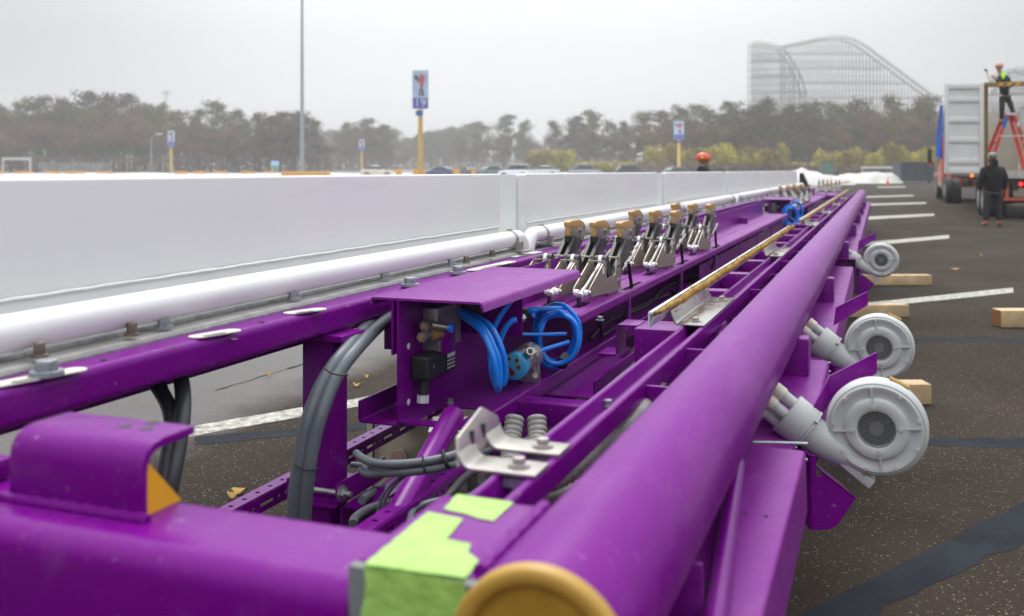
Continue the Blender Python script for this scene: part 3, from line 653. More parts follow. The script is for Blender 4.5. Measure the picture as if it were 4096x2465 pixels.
# pressure sensor
F, B = W(1237,884,3.69), W(1272,860,3.87); ax = (B-F).normalized()
ps = thing('pressure_sensor', 'round pressure sensor with light blue face and metal body on the tray floor', 'sensor', Pz(1275,923,0.558))
obj('sensor_face', MB().lathe(F, ax, [(0,.046),(.004,.051),(.05,.051),(.056,.047)], n=40), M['skyblue'], ps, smooth=50)
up_ = Vector((0,0,1)); rx = up_.cross(ax).normalized()*-1; uy = ax.cross(rx)*-1
if uy.z < 0: uy = -uy
for a, b in ((-.018,.030),(.014,.026),(.020,.000)):
    q = F + rx*a + uy*b; bt = obj('sensor_button', MB().cyl(q - ax*.003, q + ax*.002, .0105, n=20), M['ssf'], ps)
    obj('button_mark', MB().cyl(q - ax*.0036, q - ax*.0028, .0055, n=6), M['blowdark'], bt)
q = F + rx*(-.014) + uy*(-.015); obj('sensor_display', MB().obox(q - ax*.001, (rx*.7-uy*.7)*.022, (rx*.7+uy*.7)*.010, ax*.002), M['redglass'], ps)
obj('sensor_body', MB().lathe(F + ax*.056, ax, [(0,.044),(.10,.044),(.105,.052),(.17,.052)], n=36), M['ss'], ps, smooth=50)
q0, q1 = W(1263,862,3.74), W(1277,846,3.69)
cn = obj('round_connector', MB().cyl(q0, q1, .0155, n=20), M['ss'], ps); obj('connector_socket', MB().cyl(q1+(q1-q0)*.002, q1+(q1-q0)*.03, .010, n=16), M['blowdark'], cn)
out_ = [(1226,905),(1228,868),(1238,845),(1256,833),(1274,833),(1289,848),(1300,872),(1302,923),(1262,921)]
bk = obj('sensor_bracket', MB().poly([W(x,y,3.87) for x,y in out_], Vector((-SA,CA,0))*.02), M['galv'], ps, bevel=.002)
obj('bracket_bolt', MB().cyl(W(1289,905,3.81), W(1290,904,3.87), .011, n=14), M['ss'], bk)
obj('bracket_bolt', MB().cyl(W(1293,853,3.81), W(1294,852,3.87), .008, n=14), M['ss'], bk)
# black control cables on the tray floor
gC = 'black control cables in the tray'
hose([(-1.32,4.60,.575),(-1.38,5.2,.575),(-1.33,5.9,.57),(-1.40,6.8,.58),(-1.32,7.8,.57),(-1.38,9.5,.58)], .010, M['rubber'], 'thick black cable lying along the tray floor under the deck', 'cable', 'control_cable', gC)
hose([(-1.21,4.40,.74),(-1.22,4.45,.62),(-1.28,4.7,.58),(-1.30,5.1,.575),(-1.36,5.6,.58),(-1.30,6.4,.58)], .009, M['rubber'], 'black cable dropping from the deck edge beside the nearest deck post', 'cable', 'control_cable', gC)
for k, lab in enumerate(('front', 'middle', 'back')):
    t0 = 4.25+1.41*k
    hose([(-1.19,t0+.60,.93),(-1.197,t0+.66,.86),(-1.20,t0+.70,.77),(-1.22,t0+.66,.65),(-1.27,t0+.80,.58),(-1.33,t0+1.05,.575)], .0095, M['rubber'], f'black cable falling through the deck slot at the {lab} row of the near fingers', 'cable', 'finger_cable', 'cables of the near fingers')
# ================================================================ cables and hoses on the left
gG = 'thick cables hanging from the side channel'
hose([W(985,735,3.7),W(925,775,3.45),W(862,838,3.12),W(812,905,3.0),W(776,990,2.93),W(752,1080,2.90),W(738,1180,2.88),W(730,1290,2.88)], .0215, M['greycable'], 'right one of two grey cables curving down in front of the purple column', 'cable', 'power_cable', gG, n=16)
hose([W(955,735,3.7),W(895,775,3.45),W(838,838,3.12),W(786,905,3.0),W(748,990,2.93),W(726,1080,2.90),W(712,1180,2.88),W(705,1290,2.88)], .0215, M['greycable'], 'left one of two grey cables curving down in front of the purple column', 'cable', 'power_cable', gG, n=16)
def tie(a, b, d, lab, r=.003):
    a, b = W(*a, d), W(*b, d); single('cable_tie', MB().sweep(cat_pts([a, (a*.7+b*.3)-Vector((0,0,.004))-Vector((-SA,CA,0))*.016, (a*.3+b*.7)-Vector((0,0,.004))-Vector((-SA,CA,0))*.016, b], 6), r, n=6), M['rubber'], lab, 'cable tie', 'black cable ties')
tie((783,888),(838,902), 2.97, 'upper black tie round the two grey cables before the column')
tie((712,1120),(768,1128), 2.865, 'lower black tie round the two grey cables before the column')
tie((1338,0),(1339,1),2.0,'x') if False else None
hose([W(330,880,2.75),W(375,925,2.62),W(408,985,2.55),W(412,1050,2.5),W(398,1130,2.45),W(380,1240,2.42)], .020, M['darkcable'], 'left dark cable hanging behind the folded purple bracket', 'cable', 'power_cable', gG, n=16)
hose([W(418,860,2.72),W(438,925,2.6),W(440,990,2.52),W(432,1060,2.47),W(415,1150,2.42),W(398,1240,2.40)], .021, M['darkcable'], 'right dark cable hanging behind the folded purple bracket', 'cable', 'power_cable', gG, n=16)
hose([W(385,900,2.66),W(402,940,2.63),W(412,985,2.60),W(418,1050,2.55)], .006, M['rubber'], 'thin black wire between the two dark hanging cables', 'wire', 'thin_wire', n=8)
tie((412,1052),(448,1048), 2.44, 'black tie round the dark cables behind the folded bracket')
gH = 'grey cables crossing the diagonal tube'
hose([W(1200,1055,2.75),W(1150,1075,2.68),W(1080,1100,2.60),W(1000,1115,2.58),W(920,1118,2.60),W(880,1108,2.68),W(858,1092,2.9)], .0115, M['greycable'], 'upper grey cable bending across the diagonal purple tube', 'cable', 'power_cable', gH, n=14)
hose([W(1205,1072,2.75),W(1155,1092,2.68),W(1085,1120,2.60),W(1010,1134,2.58),W(930,1140,2.60),W(888,1142,2.66),W(872,1130,2.78),W(890,1120,2.95)], .0115, M['greycable'], 'lower grey cable bending across the diagonal purple tube', 'cable', 'power_cable', gH, n=14)
tie((1018,1098),(1028,1142), 2.57, 'black tie holding the two crossing grey cables together')
tie((1066,1085),(1082,1125), 2.58, 'wide black tie fixing the crossing grey cables to the diagonal tube', .006)
hose([W(850,1262,2.75),W(858,1245,2.8),W(890,1225,2.95),W(925,1215,3.1),W(945,1208,3.3)], .013, M['greycable'], 'short grey cable bending up into the lower cabinet gland', 'cable', 'power_cable', gH, n=14)
hose([W(872,1205,3.0),W(895,1187,3.2),W(920,1170,3.6)], .013, M['greycable'], 'short grey cable entering the middle cabinet gland', 'cable', 'power_cable', gH, n=14)
for k, lab in enumerate(('left', 'right')):
    hose([W(985+9*k,1135,2.66),W(950+10*k,1160,2.7),W(920+10*k,1200,2.72),W(902+11*k,1265,2.72)], .0042, M['greycable'], f'{lab} one of two thin grey wires dropping below the crossing cables', 'wire', 'thin_wire', 'thin grey wires', n=8)
gD = 'dark cables inside the frame'
for k, (lab, x_, z_) in enumerate((('black cable bundle strand nearest the rails, under the cross beams', -.80, .50), ('black cable strand in the middle under the cross beams', -.90, .46), ('black cable strand closest to the tray, under the cross beams', -1.02, .50))):
    hose([(x_+.04*math.sin(k+q*1.1), 3.0+q*.9, z_+.035*math.sin(q*1.7+k)) for q in range(8)], .013, M['rubber'], lab, 'cable', 'frame_cable', gD)
hose([W(1030,1262,2.5),W(1085,1190,2.6),W(1120,1150,2.8),W(1170,1120,3.0)], .012, M['rubber'], 'black cable rising under the fork bracket from the lower frame', 'cable', 'frame_cable', gD)
hose([W(985,1262,2.6),W(1000,1225,2.75),W(1060,1205,2.8),W(1130,1195,2.85),W(1190,1150,3.0)], .010, M['greycable'], 'grey cable lying low behind the green taped block', 'cable', 'frame_cable', gD)
hose([W(1395,1000,3.2),W(1440,960,3.5),W(1500,905,3.9),W(1560,850,4.4)], .014, M['rubber'], 'black cable running away beneath the near cross tube', 'cable', 'frame_cable', gD)
# electrical cabinet
eb = thing('electrical_cabinet', 'pale beige electrical cabinet half hidden behind the slotted purple strut', 'cabinet', W(960,1250,4.2))
c0 = W(885,985,4.15)
ex = Vector((CA,SA,0)); ey = Vector((-SA,CA,0))
def cbx(p, w, h, d, name, m_, par, bv=.004): return obj(name, MB().obox(p + ex*w/2 - Vector((0,0,h/2)) + ey*d/2, ex*w/2, ey*d/2, (0,0,h/2)), m_, par, bevel=bv)
cbx(W(884,984,4.22), .255, .46, .30, 'cabinet_body', M['ebox'], eb); cbx(W(897,988,4.20), .008, .45, .01, 'door_gap', M['blowdark'], eb, 0)
for x, y in ((960,1100),(940,1170),(955,1215)):
    g_ = obj('cable_gland', MB().cyl(W(x,y,4.13), W(x,y,4.21), .034, n=6).cyl(W(x-4,y+1,4.05), W(x,y,4.14), .026, n=20), M['gland'], eb)
cbx(W(1030,1040,4.0), .30, .44, .25, 'side_panel', M['ss'], eb)
for x, y in ((1105,1150),(1150,1170)): cbx(W(x,y-40,3.9), .035, .30, .02, 'support_strip', M['galv'], eb)
# ribbed conduits
def ribbed(pts, r, lab, grp='ribbed grey conduits'):
    P = cat_pts(pts, 26)
    # even spacing
    Q = [P[0]]; acc = 0
    for a, b in zip(P, P[1:]):
        acc += (b-a).length
        if acc >= .0042: Q.append(b); acc = 0
    return single('ribbed_conduit', MB().sweep(Q, r, n=16, rf=lambda i: r*(1 if i % 3 else .88)), M['hosegrey'], lab, 'conduit', grp, smooth=25)
ribbed([W(1660,935,3.0),W(1608,956,2.75),W(1562,974,2.52),W(1518,1018,2.38),W(1458,1074,2.28),W(1398,1122,2.2),W(1340,1155,2.2),W(1290,1175,2.3),W(1255,1230,2.3)], .0235, 'ribbed grey conduit curving between the rails and the big purple tube')
ribbed([W(1480,1100,2.5),W(1420,1150,2.42),W(1360,1180,2.36),W(1320,1185,2.36),W(1295,1150,2.45),W(1285,1100,2.6)], .0225, 'ribbed grey conduit crossing under the other one beside the big tube')
ribbed([W(1240,1005,3.35),W(1232,1060,3.3),W(1228,1110,3.2),W(1215,1180,3.1),W(1190,1240,3.0)], .034, 'left ribbed grey conduit standing below the purple cross tube')
ribbed([W(1292,1005,3.35),W(1294,1060,3.3),W(1280,1110,3.2),W(1262,1175,3.0)], .034, 'right ribbed grey conduit standing below the purple cross tube')

# ================================================================ steel brackets on the rails
fk = thing('fork_bracket', 'bare steel fork bracket bolted across the rails nearest the green tape', 'bracket', (-.6, 1.7, .865), group='steel brackets on the rails')
for a, b in ((1.593,1.672),(1.727,1.803)):
    obj('fork_arm', MB().sheet([(-.556,.869),(-.690,.869),(-.706,.895)], .006, a, b, r=.03), M['ss'], fk, bevel=.001)
    q = Vector((-.60,(a+b)/2,.872)); w_ = obj('washer', MB().cyl(q, q+Vector((0,0,.003)), .021, n=24), M['ss'], fk); obj('hex_bolt', MB().hexbolt(q+Vector((0,0,.003)), .0125, .011, washer=True), M['ss'], w_, bevel=.001)
    obj('rail_nut', MB().box(-.62,-.578,a+.01,b-.01,.842,.858), M['bolt'], fk)
obj('upright_plate', MB().poly([(-.704,1.590,.872),(-.714,1.610,.918),(-.719,1.735,.944),(-.713,1.803,.912),(-.704,1.803,.872)], (.006,0,.001)), M['ss'], fk, bevel=.001)
for y in (1.665,1.72): obj('upright_slot', MB().box(-.7125,-.7015,y-.005,y+.005,.892,.918), M['blowdark'], fk)
def plate_bracket(t0, t1, lab):
    r_ = thing('plate_bracket', lab, 'bracket', (-.62, t0, .865), group='steel brackets on the rails')
    ml = (t1-t0)
    obj('base_plate', MB().sheet([(-.556,.869),(-.655,.869),(-.672,.915)], .005, t0, t1, r=.012), M['ss2'], r_, bevel=.001)
    for y in (t0+.1*ml, t1-.1*ml):
        q = Vector((-.598,y,.8715)); w_ = obj('washer', MB().cyl(q, q+Vector((0,0,.003)), .021, n=20), M['ss'], r_); obj('hex_bolt', MB().hexbolt(q+Vector((0,0,.003)), .0125, .012, washer=False), M['ss'], w_, bevel=.001)
        obj('strip_clip', MB().box(-.70,-.66,y-.02,y+.07,.905,.909), M['ss'], r_)
for a, b, lab in ((3.34,4.10,'stainless plate bracket holding the near end of the long bristle brush'),(6.2,6.9,'blurred plate bracket under the far half of the long bristle brush'),(9.75,10.45,'plate bracket at the near end of the second bristle brush'),(12.6,13.3,'far plate bracket under the second brush, third from the far end'),(15.6,16.3,'far plate bracket under the middle of the second brush'),(19.0,19.7,'last tiny plate bracket near the far end of the rails')): plate_bracket(a, b, lab)
q = Pz(1463,978,.83); single('hex_bolt', MB().hexbolt(q, .012, .012), M['bolt'], 'loose looking hex bolt in the rail channel above the ribbed conduit', 'bolt')
# ================================================================ bristle brushes
def brush(t0, t1, lab, nb, s=-.69, z=.93):
    r_ = thing('bristle_brush', lab, 'brush', (s, t0, z-.05), group='long golden bristle brushes')
    obj('holder_strip', MB().poly([(s-.006,t0,z-.04),(s-.006,t1,z-.04),(s-.006,t1,z+.012),(s-.006,t0,z+.012)], (.004,0,0)).sheet([(s-.002,z-.035),(s+.012,z-.005)], .003, t0, t1).box(s-.002,s+.008,t0,t1,z+.006,z+.013), M['alu'], r_)
    rnd = random.Random(3); pts = []; rr = []
    n_ = int((t1-t0)/.025)
    for i in range(n_+1):
        k = i/n_; tt = t0+.02+(t1-t0-.03)*k; w = 0.006*math.sin(tt*9)+.004*math.sin(tt*23)+.004*rnd.uniform(-1,1)
        lead = min(1, (tt-t0)/.35)
        pts.append((s+.012+.022*lead+w*.5, tt, z+.008+.002*lead+w*.7)); rr.append((.004+.009*lead)*(1+.12*rnd.uniform(-1,1)))
    b_ = obj('bristle_core', MB().sweep(pts, .015, n=9, rf=lambda i: rr[i]), M['bristle'], r_, smooth=60)
    mb = MB()
    for i in range(nb):
        k = rnd.random(); i0 = min(n_, int(k*n_)); c_ = Vector(pts[i0]); r0 = rr[i0]; a = rnd.uniform(-.6, 3.6)
        d = Vector((math.cos(a), rnd.uniform(-.9,.3), math.sin(a))).normalized(); p0 = c_+d*r0*.5; l_ = r0*rnd.uniform(.7,1.35) * (1.8 if rnd.random() < .03 else 1)
        w_ = Vector((-d.z,0,d.x)).normalized()*.0009; y_ = Vector((0,.0009,0))
        o = len(mb.v); mb.v += [p0+w_, p0-w_, p0+d*l_, p0+y_]; mb.f += [(o,o+1,o+2),(o,o+2,o+3)]
    obj('bristles', mb, M['bristle'], r_, smooth=0, recalc=False)
brush(3.10, 8.34, 'long golden bristle brush in a white strip, running past the near fingers', 9000)
brush(9.45, 24.0, 'second blurred golden bristle brush running to the far end of the rails', 5000)

# ================================================================ blowers
def make_blower():
    r_ = thing('air_blower', 'x', 'air blower', local=True)
    h = obj('fan_housing', MB().lathe((0,0,0),(0,1,0),[(-.002,.128),(-.006,.133),(0,.139),(.012,.1425),(.04,.1435),(.075,.139),(.10,.125),(.11,.10),(.112,.06)], n=64, cap0=False), M['blower'], r_, smooth=60)
    pf = [(.000,.131),(-.008,.130),(-.012,.124),(-.010,.112),(-.006,.106),(-.006,.092),(-.013,.088),(-.016,.082),(-.016,.060),(-.013,.054),(-.004,.052),(.02,.050)]
    cv = obj('cover_plate', MB().lathe((0,0,0),(0,1,0),[(h_,r) for h_,r in pf], n=64, cap0=False, cap1=False), M['blower'], r_, smooth=35)
    gr = obj('air_inlet', MB().cyl((0,.010,0),(0,.02,0),.051,n=40), M['blowdark'], r_)
    mb = MB(); R_ = .0525; k = -.050
    while k <= .0501:
        w = math.sqrt(max(0, R_*R_-k*k))
        for (ux,uz),(vx,vz) in (((.94,.34),(-.34,.94)),((-.34,.94),(.94,.34))):
            mb.bar((ux*-w+vx*k,-.011,uz*-w+vz*k),(ux*w+vx*k,-.011,uz*w+vz*k),.0009)
        k += .0066
    obj('wire_guard', mb, M['wire'], gr, smooth=0)
    obj('motor_hub', MB().cyl((0,-.002,0),(0,.012,0),.020,n=20), M['greyprimer'], gr)
    for k in range(4):
        a = R(97+90*k); dx, dz = math.cos(a), math.sin(a)
        obj('cover_rib', MB().bar((dx*.058,-.014,dz*.058),(dx*.120,-.013,dz*.120),.005,.007,up=(0,1,0)), M['blower'], cv)
        obj('cover_screw', MB().cyl((dx*.066,-.0215,dz*.066),(dx*.066,-.012,dz*.066),.006,n=12), M['blower'], cv)
    for k in range(9):
        a = R(97+40*k); obj('cover_screw', MB().cyl((math.cos(a)*.120,-.017,math.sin(a)*.120),(math.cos(a)*.120,-.008,math.sin(a)*.120),.0052,n=12), M['blower'], cv)
    # duct leaving the lower left tangentially, sleeve and three pipes
    d = Vector((-.79,0,.615)).normalized(); p1 = Vector((-.192,.015,-.030))
    rings = MB(); n = 28; spec = [(Vector((.00,.05,-.098)),.040,.045),(Vector((-.05,.045,-.098)),.044,.048),(Vector((-.10,.035,-.086)),.049,.05),(Vector((-.15,.022,-.060)),.052,.052),(p1,.054,.054),(p1+d*.008,.056,.056)]
    rs = []
    for i, (c_, ra, rb) in enumerate(spec):
        dd = Vector((-.95,0,.3)) if i < 2 else d; up2 = Vector((0,1,0)); x2 = up2.cross(dd).normalized(); o = len(rings.v)
        for k in range(n): a = 2*math.pi*k/n; rings.v.append(c_ + x2*ra*math.cos(a) + up2*rb*math.sin(a))
        rs.append(o)
    rings.loft(rs, n); du = obj('outlet_duct', rings, M['blower'], r_, smooth=60)
    obj('duct_flange', MB().lathe(p1+d*.003, d, [(0,.062),(.001,.070),(.005,.070),(.006,.066)], n=36), M['blower'], du, smooth=40)
    sl_ = obj('outlet_sleeve', MB().lathe(p1+d*.010, d, [(0,.066),(.002,.0675),(.070,.0675),(.072,.065)], n=44), M['blower'], r_, smooth=50)
    for k, (oz, oy) in enumerate(((.038,-.01),(.0,-.03),(-.038,-.01))):
        x3 = Vector((0,1,0)).cross(d).normalized(); b_ = p1 + d*.080 + x3*oz*-1 + Vector((0,oy,0))
        pp = obj('outlet_pipe', MB().cyl(b_, b_+d*.05, .018, n=22), M['blower'], sl_, smooth=50)
        bb = obj('pipe_collar', MB().lathe(b_+d*.042, d, [(0,.020),(.001,.0215),(.034,.0215),(.036,.018)], n=22), M['beige'], pp, smooth=40)
    for dz_ in (-.05,.05):
        x3 = Vector((0,1,0)).cross(d).normalized(); q = p1 + x3*dz_ + Vector((0,-.055,0)); obj('flange_screw', MB().cyl(q, q+d*.012, .005, n=10), M['ss'], du)
    ft = obj('blower_foot', MB().obox((-.065,.05,-.128), Vector((.80,0,-.60))*.066, (0,.05,0), Vector((.60,0,.80))*.014), M['blower'], r_, bevel=.003)
    for k in (-.45,.45): q = Vector((-.065,-.0,-.128)) + Vector((.80,0,-.60))*.066*k + Vector((.006,0,.01)); obj('foot_bolt', MB().cyl(q, q+Vector((.60,0,.80))*.018, .008, n=6), M['ssf'], ft)
    obj('power_lead', MB().sweep(cat_pts([(-.02,.10,.03),(-.04,.17,.02),(-.12,.22,-.06),(-.22,.24,-.10),(-.34,.22,-.05)], 6), .0065, n=8), M['rubber'], r_, smooth=60)
    obj('warning_sticker', MB().lathe((0,0,0),(0,1,0),[(.03,.1442),(.075,.1400)], n=64, cap0=False, cap1=False) if False else MB().obox(Vector((.062,.05,.131)), Vector((.026,0,-.012)), (0,.018,0), Vector((.001,0,.002))), M['leafy'], r_)
    return r_
bp = make_blower(); freeze(bp)
spots = [((2111,1033),2.86,'nearest and sharpest grey air blower, clamped below the big purple tube'),((2117,838),4.17,'middle grey air blower, directly behind the nearest one'),((2122,627),8.2,'farthest, smallest and most blurred grey air blower beside the frame')]
for i, ((x,y),d,lab) in enumerate(spots):
    p = W(x,y,d)
    if i == 0: o = bp; o['label'] = lab; o['group'] = 'grey air blowers along the frame'
    else: o = copy_tree(bp, label=lab, group='grey air blowers along the frame')
    o.location = p; o.rotation_euler = (0,0,-0.02)
    # purple carrier of this blower, part of the frame
    def L_(a, b, c_): return p + ex*a + ey*b + Vector((0,0,c_))
    cr = obj('blower_carrier', MB().poly([L_(-.205,-.03,-.07),(L_(-.205,-.03,-.285)),L_(-.15,-.03,-.285),L_(-.125,-.03,-.272),L_(-.070,-.03,-.192),L_(-.165,-.03,-.118),L_(-.168,-.03,-.132),L_(-.185,-.03,-.132),L_(-.188,-.03,-.07)], ey*.006)
        .poly([L_(-.070,-.03,-.193),L_(-.070,.13,-.193),L_(-.165,.13,-.119),L_(-.165,-.03,-.119)], Vector((0,0,-.006)))
        .poly([L_(-.205,-.03,-.07),L_(-.205,.20,-.07),L_(-.205,.20,-.285),L_(-.205,-.03,-.285)], ex*.006), M['purple'], fr)
    obj('blower_clamp_plate', MB().poly([L_(-.150,.13,.075),L_(.0,.13,.165),L_(.0,.13,.225),L_(-.140,.13,.155)], ey*.006) if i else
        MB().poly([W(1999,905,3.02),W(2112,849,3.02),W(2112,899,3.02),W(1999,968,3.02)], ey*.006).poly([W(1999,905,3.02),W(1999,968,3.02),W(1955,1040,2.90),W(1942,1015,2.90)], ey*.006+Vector((0,0,.002))), M['purple'], fr)
bpy.context.view_layer.update()

# ================================================================ timbers under and beside the frame
def timber(xr, yb, yt, lab, left=None, ln=1.6):
    p = Pz(xr, yb, .0); d = (CAMZ)*FPX/(yb-HY); h = (yb-yt)*d/FPX*.86; q = p - ex*(ln if left is None else 0)
    r_ = thing('timber_block', lab, 'timber', p - ex*ln/2 + ey*.07, group='sawn timbers on the asphalt')
    obj('beam', MB().obox(p - ex*ln/2 + ey*.075 + Vector((0,0,h/2+.003)), ex*ln/2, ey*.070, (0,0,h/2)), M['timber'], r_, bevel=.006)
    return r_
timber(2245, 976, 920, 'pale sawn timber sticking out behind the nearest blower')
timber(2190, 765, 731, 'sawn timber end below the purple arm of the middle blower')
timber(2245, 688, 660, 'far sawn timber lying next to the farthest blower')
r_ = thing('timber_block', 'brown ended sawn timber cut off by the right edge of the picture', 'timber', Pz(2430,790,0), group='sawn timbers on the asphalt')
p = Pz(2412,790,0); obj('beam', MB().obox(p + ex*.8 + ey*.09 + Vector((0,0,.078)), ex*.8, ey*.085, (0,0,.075)), M['timber'], r_, bevel=.006)
obj('cut_end', MB().obox(p - ex*.002 + ey*.09 + Vector((0,0,.078)), ex*.002, ey*.080, (0,0,.070)), M['timberend'], r_)
# ================================================================ ground
def ground_mat():
    m = bpy.data.materials.new('asphalt'); m.use_nodes = True; t = m.node_tree; b = t.nodes['Principled BSDF']; lk = t.links.new
    tcn = t.nodes.new('ShaderNodeTexCoord')
    def noise(sc_, det=4): n = t.nodes.new('ShaderNodeTexNoise'); n.inputs['Scale'].default_value = sc_; n.inputs['Detail'].default_value = det; lk(tcn.outputs['Object'], n.inputs['Vector']); return n
    def ramp(src, a, ca, b_, cb): r = t.nodes.new('ShaderNodeValToRGB'); e = r.color_ramp.elements; e[0].position = a; e[1].position = b_; e[0].color = (*ca,1); e[1].color = (*cb,1); lk(src, r.inputs[0]); return r
    vo = t.nodes.new('ShaderNodeTexVoronoi'); vo.inputs['Scale'].default_value = 95; lk(tcn.outputs['Object'], vo.inputs['Vector'])
    big = ramp(noise(.45,6).outputs[0], .32, (.021,.0155,.0115), .72, (.044,.034,.026))
    # aggregate: a random share of the voronoi cells is a pale stone
    sp = t.nodes.new('ShaderNodeSeparateColor'); lk(vo.outputs['Color'], sp.inputs[0])
    st = ramp(sp.outputs[0],   .80, (0,0,0), .86, (1,1,1)); ds = ramp(vo.outputs['Distance'], .25, (1,1,1), .42, (0,0,0))
    mu = t.nodes.new('ShaderNodeMath'); mu.operation = 'MULTIPLY'; lk(st.outputs[0], mu.inputs[0]); lk(ds.outputs[0], mu.inputs[1])
    sc2 = ramp(sp.outputs[1], .0, (.06,.045,.03), 1.0, (.30,.25,.19))
    fine = ramp(noise(140,3).outputs[0], .3, (.6,.6,.6), .7, (1.5,1.45,1.4)); mg = t.nodes.new('ShaderNodeMix'); mg.data_type = 'RGBA'; mg.blend_type = 'MULTIPLY'; mg.inputs[0].default_value = 1
    lk(big.outputs[0], mg.inputs[6]); lk(fine.outputs[0], mg.inputs[7])
    mx = t.nodes.new('ShaderNodeMix'); mx.data_type = 'RGBA'; lk(mu.outputs[0], mx.inputs[0]); lk(mg.outputs[2], mx.inputs[6]); lk(sc2.outputs[0], mx.inputs[7])
    lk(mx.outputs[2], b.inputs['Base Color']); b.inputs['Specular IOR Level'].default_value = .12
    rr = ramp(noise(.8,5).outputs[0], .35, (.78,.78,.78), .65, (.92,.92,.92))
    sx = t.nodes.new('ShaderNodeSeparateXYZ'); lk(tcn.outputs['Object'], sx.inputs[0]); ad = t.nodes.new('ShaderNodeMath'); ad.operation = 'MULTIPLY_ADD'; ad.inputs[1].default_value = 1.6; lk(noise(.7,5).outputs[0], ad.inputs[0]); lk(sx.outputs[0], ad.inputs[2])
    wm = t.nodes.new('ShaderNodeMapRange'); wm.inputs['From Min'].default_value = -3.0; wm.inputs['From Max'].default_value = -2.45; wm.inputs['To Min'].default_value = 1.0; wm.inputs['To Max'].default_value = 0.0; lk(ad.outputs[0], wm.inputs[0])
    mw = t.nodes.new('ShaderNodeMix'); mw.inputs[3].default_value = .28; lk(wm.outputs[0], mw.inputs[0]); lk(rr.outputs[0], mw.inputs[2]); lk(mw.outputs[0], b.inputs['Roughness']); sm = t.nodes.new('ShaderNodeMapRange'); sm.inputs['To Min'].default_value = .12; sm.inputs['To Max'].default_value = .75; lk(wm.outputs[0], sm.inputs[0]); lk(sm.outputs[0], b.inputs['Specular IOR Level'])
    bp_ = t.nodes.new('ShaderNodeBump'); bp_.inputs['Strength'].default_value = .55; bp_.inputs['Distance'].default_value = .006; lk(vo.outputs['Distance'], bp_.inputs['Height']); lk(bp_.outputs[0], b.inputs['Normal'])
    return m
mb = MB(); rs_ = []
rad = [0,2,4,8,15,25,40,60,75,90,110,130,150,175,200,250,320,400,500,600,700]; NA = 72
mb.v.append(Vector((0,0,0)))
for r in rad[1:]:
    for k in range(NA):
        a = 2*math.pi*k/NA; x, y = r*math.cos(a), r*math.sin(a); mb.v.append(Vector((x,y,ground_z(x,y))))
for k in range(NA): mb.f.append((0,1+k,1+(k+1)%NA))
for i in range(len(rad)-2):
    for k in range(NA): j=(k+1)%NA; a=1+i*NA; b=a+NA; mb.f.append((a+k,b+k,b+j,a+j))
g = obj('ground', mb, ground_mat(), org=Vector((0,0,0)), smooth=60); tag(g, kind='structure')
def flat(name, pts, m_, z=.0007, kind='structure'):
    P0 = [Pz(x,y,z) for x,y in pts]; P = []; j_ = .012 if name == 'sealed_crack' else .004
    for a, b in zip(P0, P0[1:]+P0[:1]):
        l_ = (b-a).length; n_ = max(1, min(60, int(l_/.05)))
        for k in range(n_): P.append(a.lerp(b, k/n_) + Vector((random.uniform(-1,1)*j_, random.uniform(-1,1)*j_, 0)))
    o = obj(name, MB().poly(P, (0,0,-.002)) if False else (lambda q: (q.v.extend(P), q.f.append(tuple(range(len(P)))), q)[2])(MB()), m_, smooth=0, recalc=False)
    if o.data.polygons[0].normal.z < 0: o.data.flip_normals()
    return tag(o, kind=kind)
# painted bay lines
def rag(a, b, w0, w1, n=14, j=.25):
    up, dn = [], []
    for i in range(n+1):
        k = i/n; x, y, w = a[0]+(b[0]-a[0])*k, a[1]+(b[1]-a[1])*k, w0+(w1-w0)*k
        up.append((x, y-w/2+random.uniform(-1,1)*j*w*.15)); dn.append((x, y+w/2+random.uniform(-1,1)*j*w*.15))
    return up + dn[::-1]
for a, b, w0, w1 in (((420,1046),(930,957),24,20),((1960,748),(2440,699),13,12),((2040,592),(2286,570),9,8),((2060,527),(2250,517),7,6),((2060,494),(2230,489),4,4),((2070,475),(2200,471),3,3),((2060,452),(2180,450),2.4,2.4)):
    flat('parking_line', rag(a,b,w0,w1), M['paintline'])
for a, b, w0, w1 in (((2185,817),(2500,819),9,10),((2150,1062),(2520,1069),19,24),((1960,702),(2190,698),5,5),((470,1062),(930,1022),20,16),((520,940),(760,868),2.0,2.0)):
    flat('sealed_crack', rag(a,b,w0,w1,16,.5), M['tar'], z=.0013)
flat('sealed_crack', [(1900,1500),(1960,1462),(2030,1432),(2100,1392),(2165,1356),(2240,1322),(2305,1290),(2370,1252),(2420,1232),(2480,1196),(2560,1160),(2560,1265),(2480,1302),(2420,1330),(2370,1345),(2300,1385),(2230,1418),(2190,1440),(2140,1462),(2090,1500)], M['tar'], z=.0013)
def leaf(x, y, s, lab):
    s *= .6; p = Pz(x,y,.006); pts = []
    for k in range(10): a = 2*math.pi*k/10; r = s*(1+.35*math.sin(2*a+x)+.2*random.uniform(-1,1)); pts.append(p+Vector((r*math.cos(a), r*.6*math.sin(a), .012*math.sin(a*2+1)+.012)))
    single('fallen_leaf', MB().poly(pts,(0,0,.002)), M['leafy'], lab, 'leaf', 'fallen yellow leaves on the asphalt')
for x, y, s, lab in ((578,1188,.05,'largest yellow leaf on the asphalt behind the end beam'),(560,1200,.035,'small yellow leaf left of the largest one'),(648,905,.03,'yellow leaf on the wet asphalt below the side channel'),(860,930,.045,'yellow leaf between the grey cables and the purple box, upper'),(885,910,.03,'tiny yellow leaf behind the grey cable pair'),(2300,650,.08,'yellow leaf cluster on the asphalt right of the farthest blower'),(2085,620,.05,'yellow leaf on the asphalt near the far bay line'),(2360,615,.05,'yellow leaf lying farthest right on the asphalt')): leaf(x,y,s,lab)

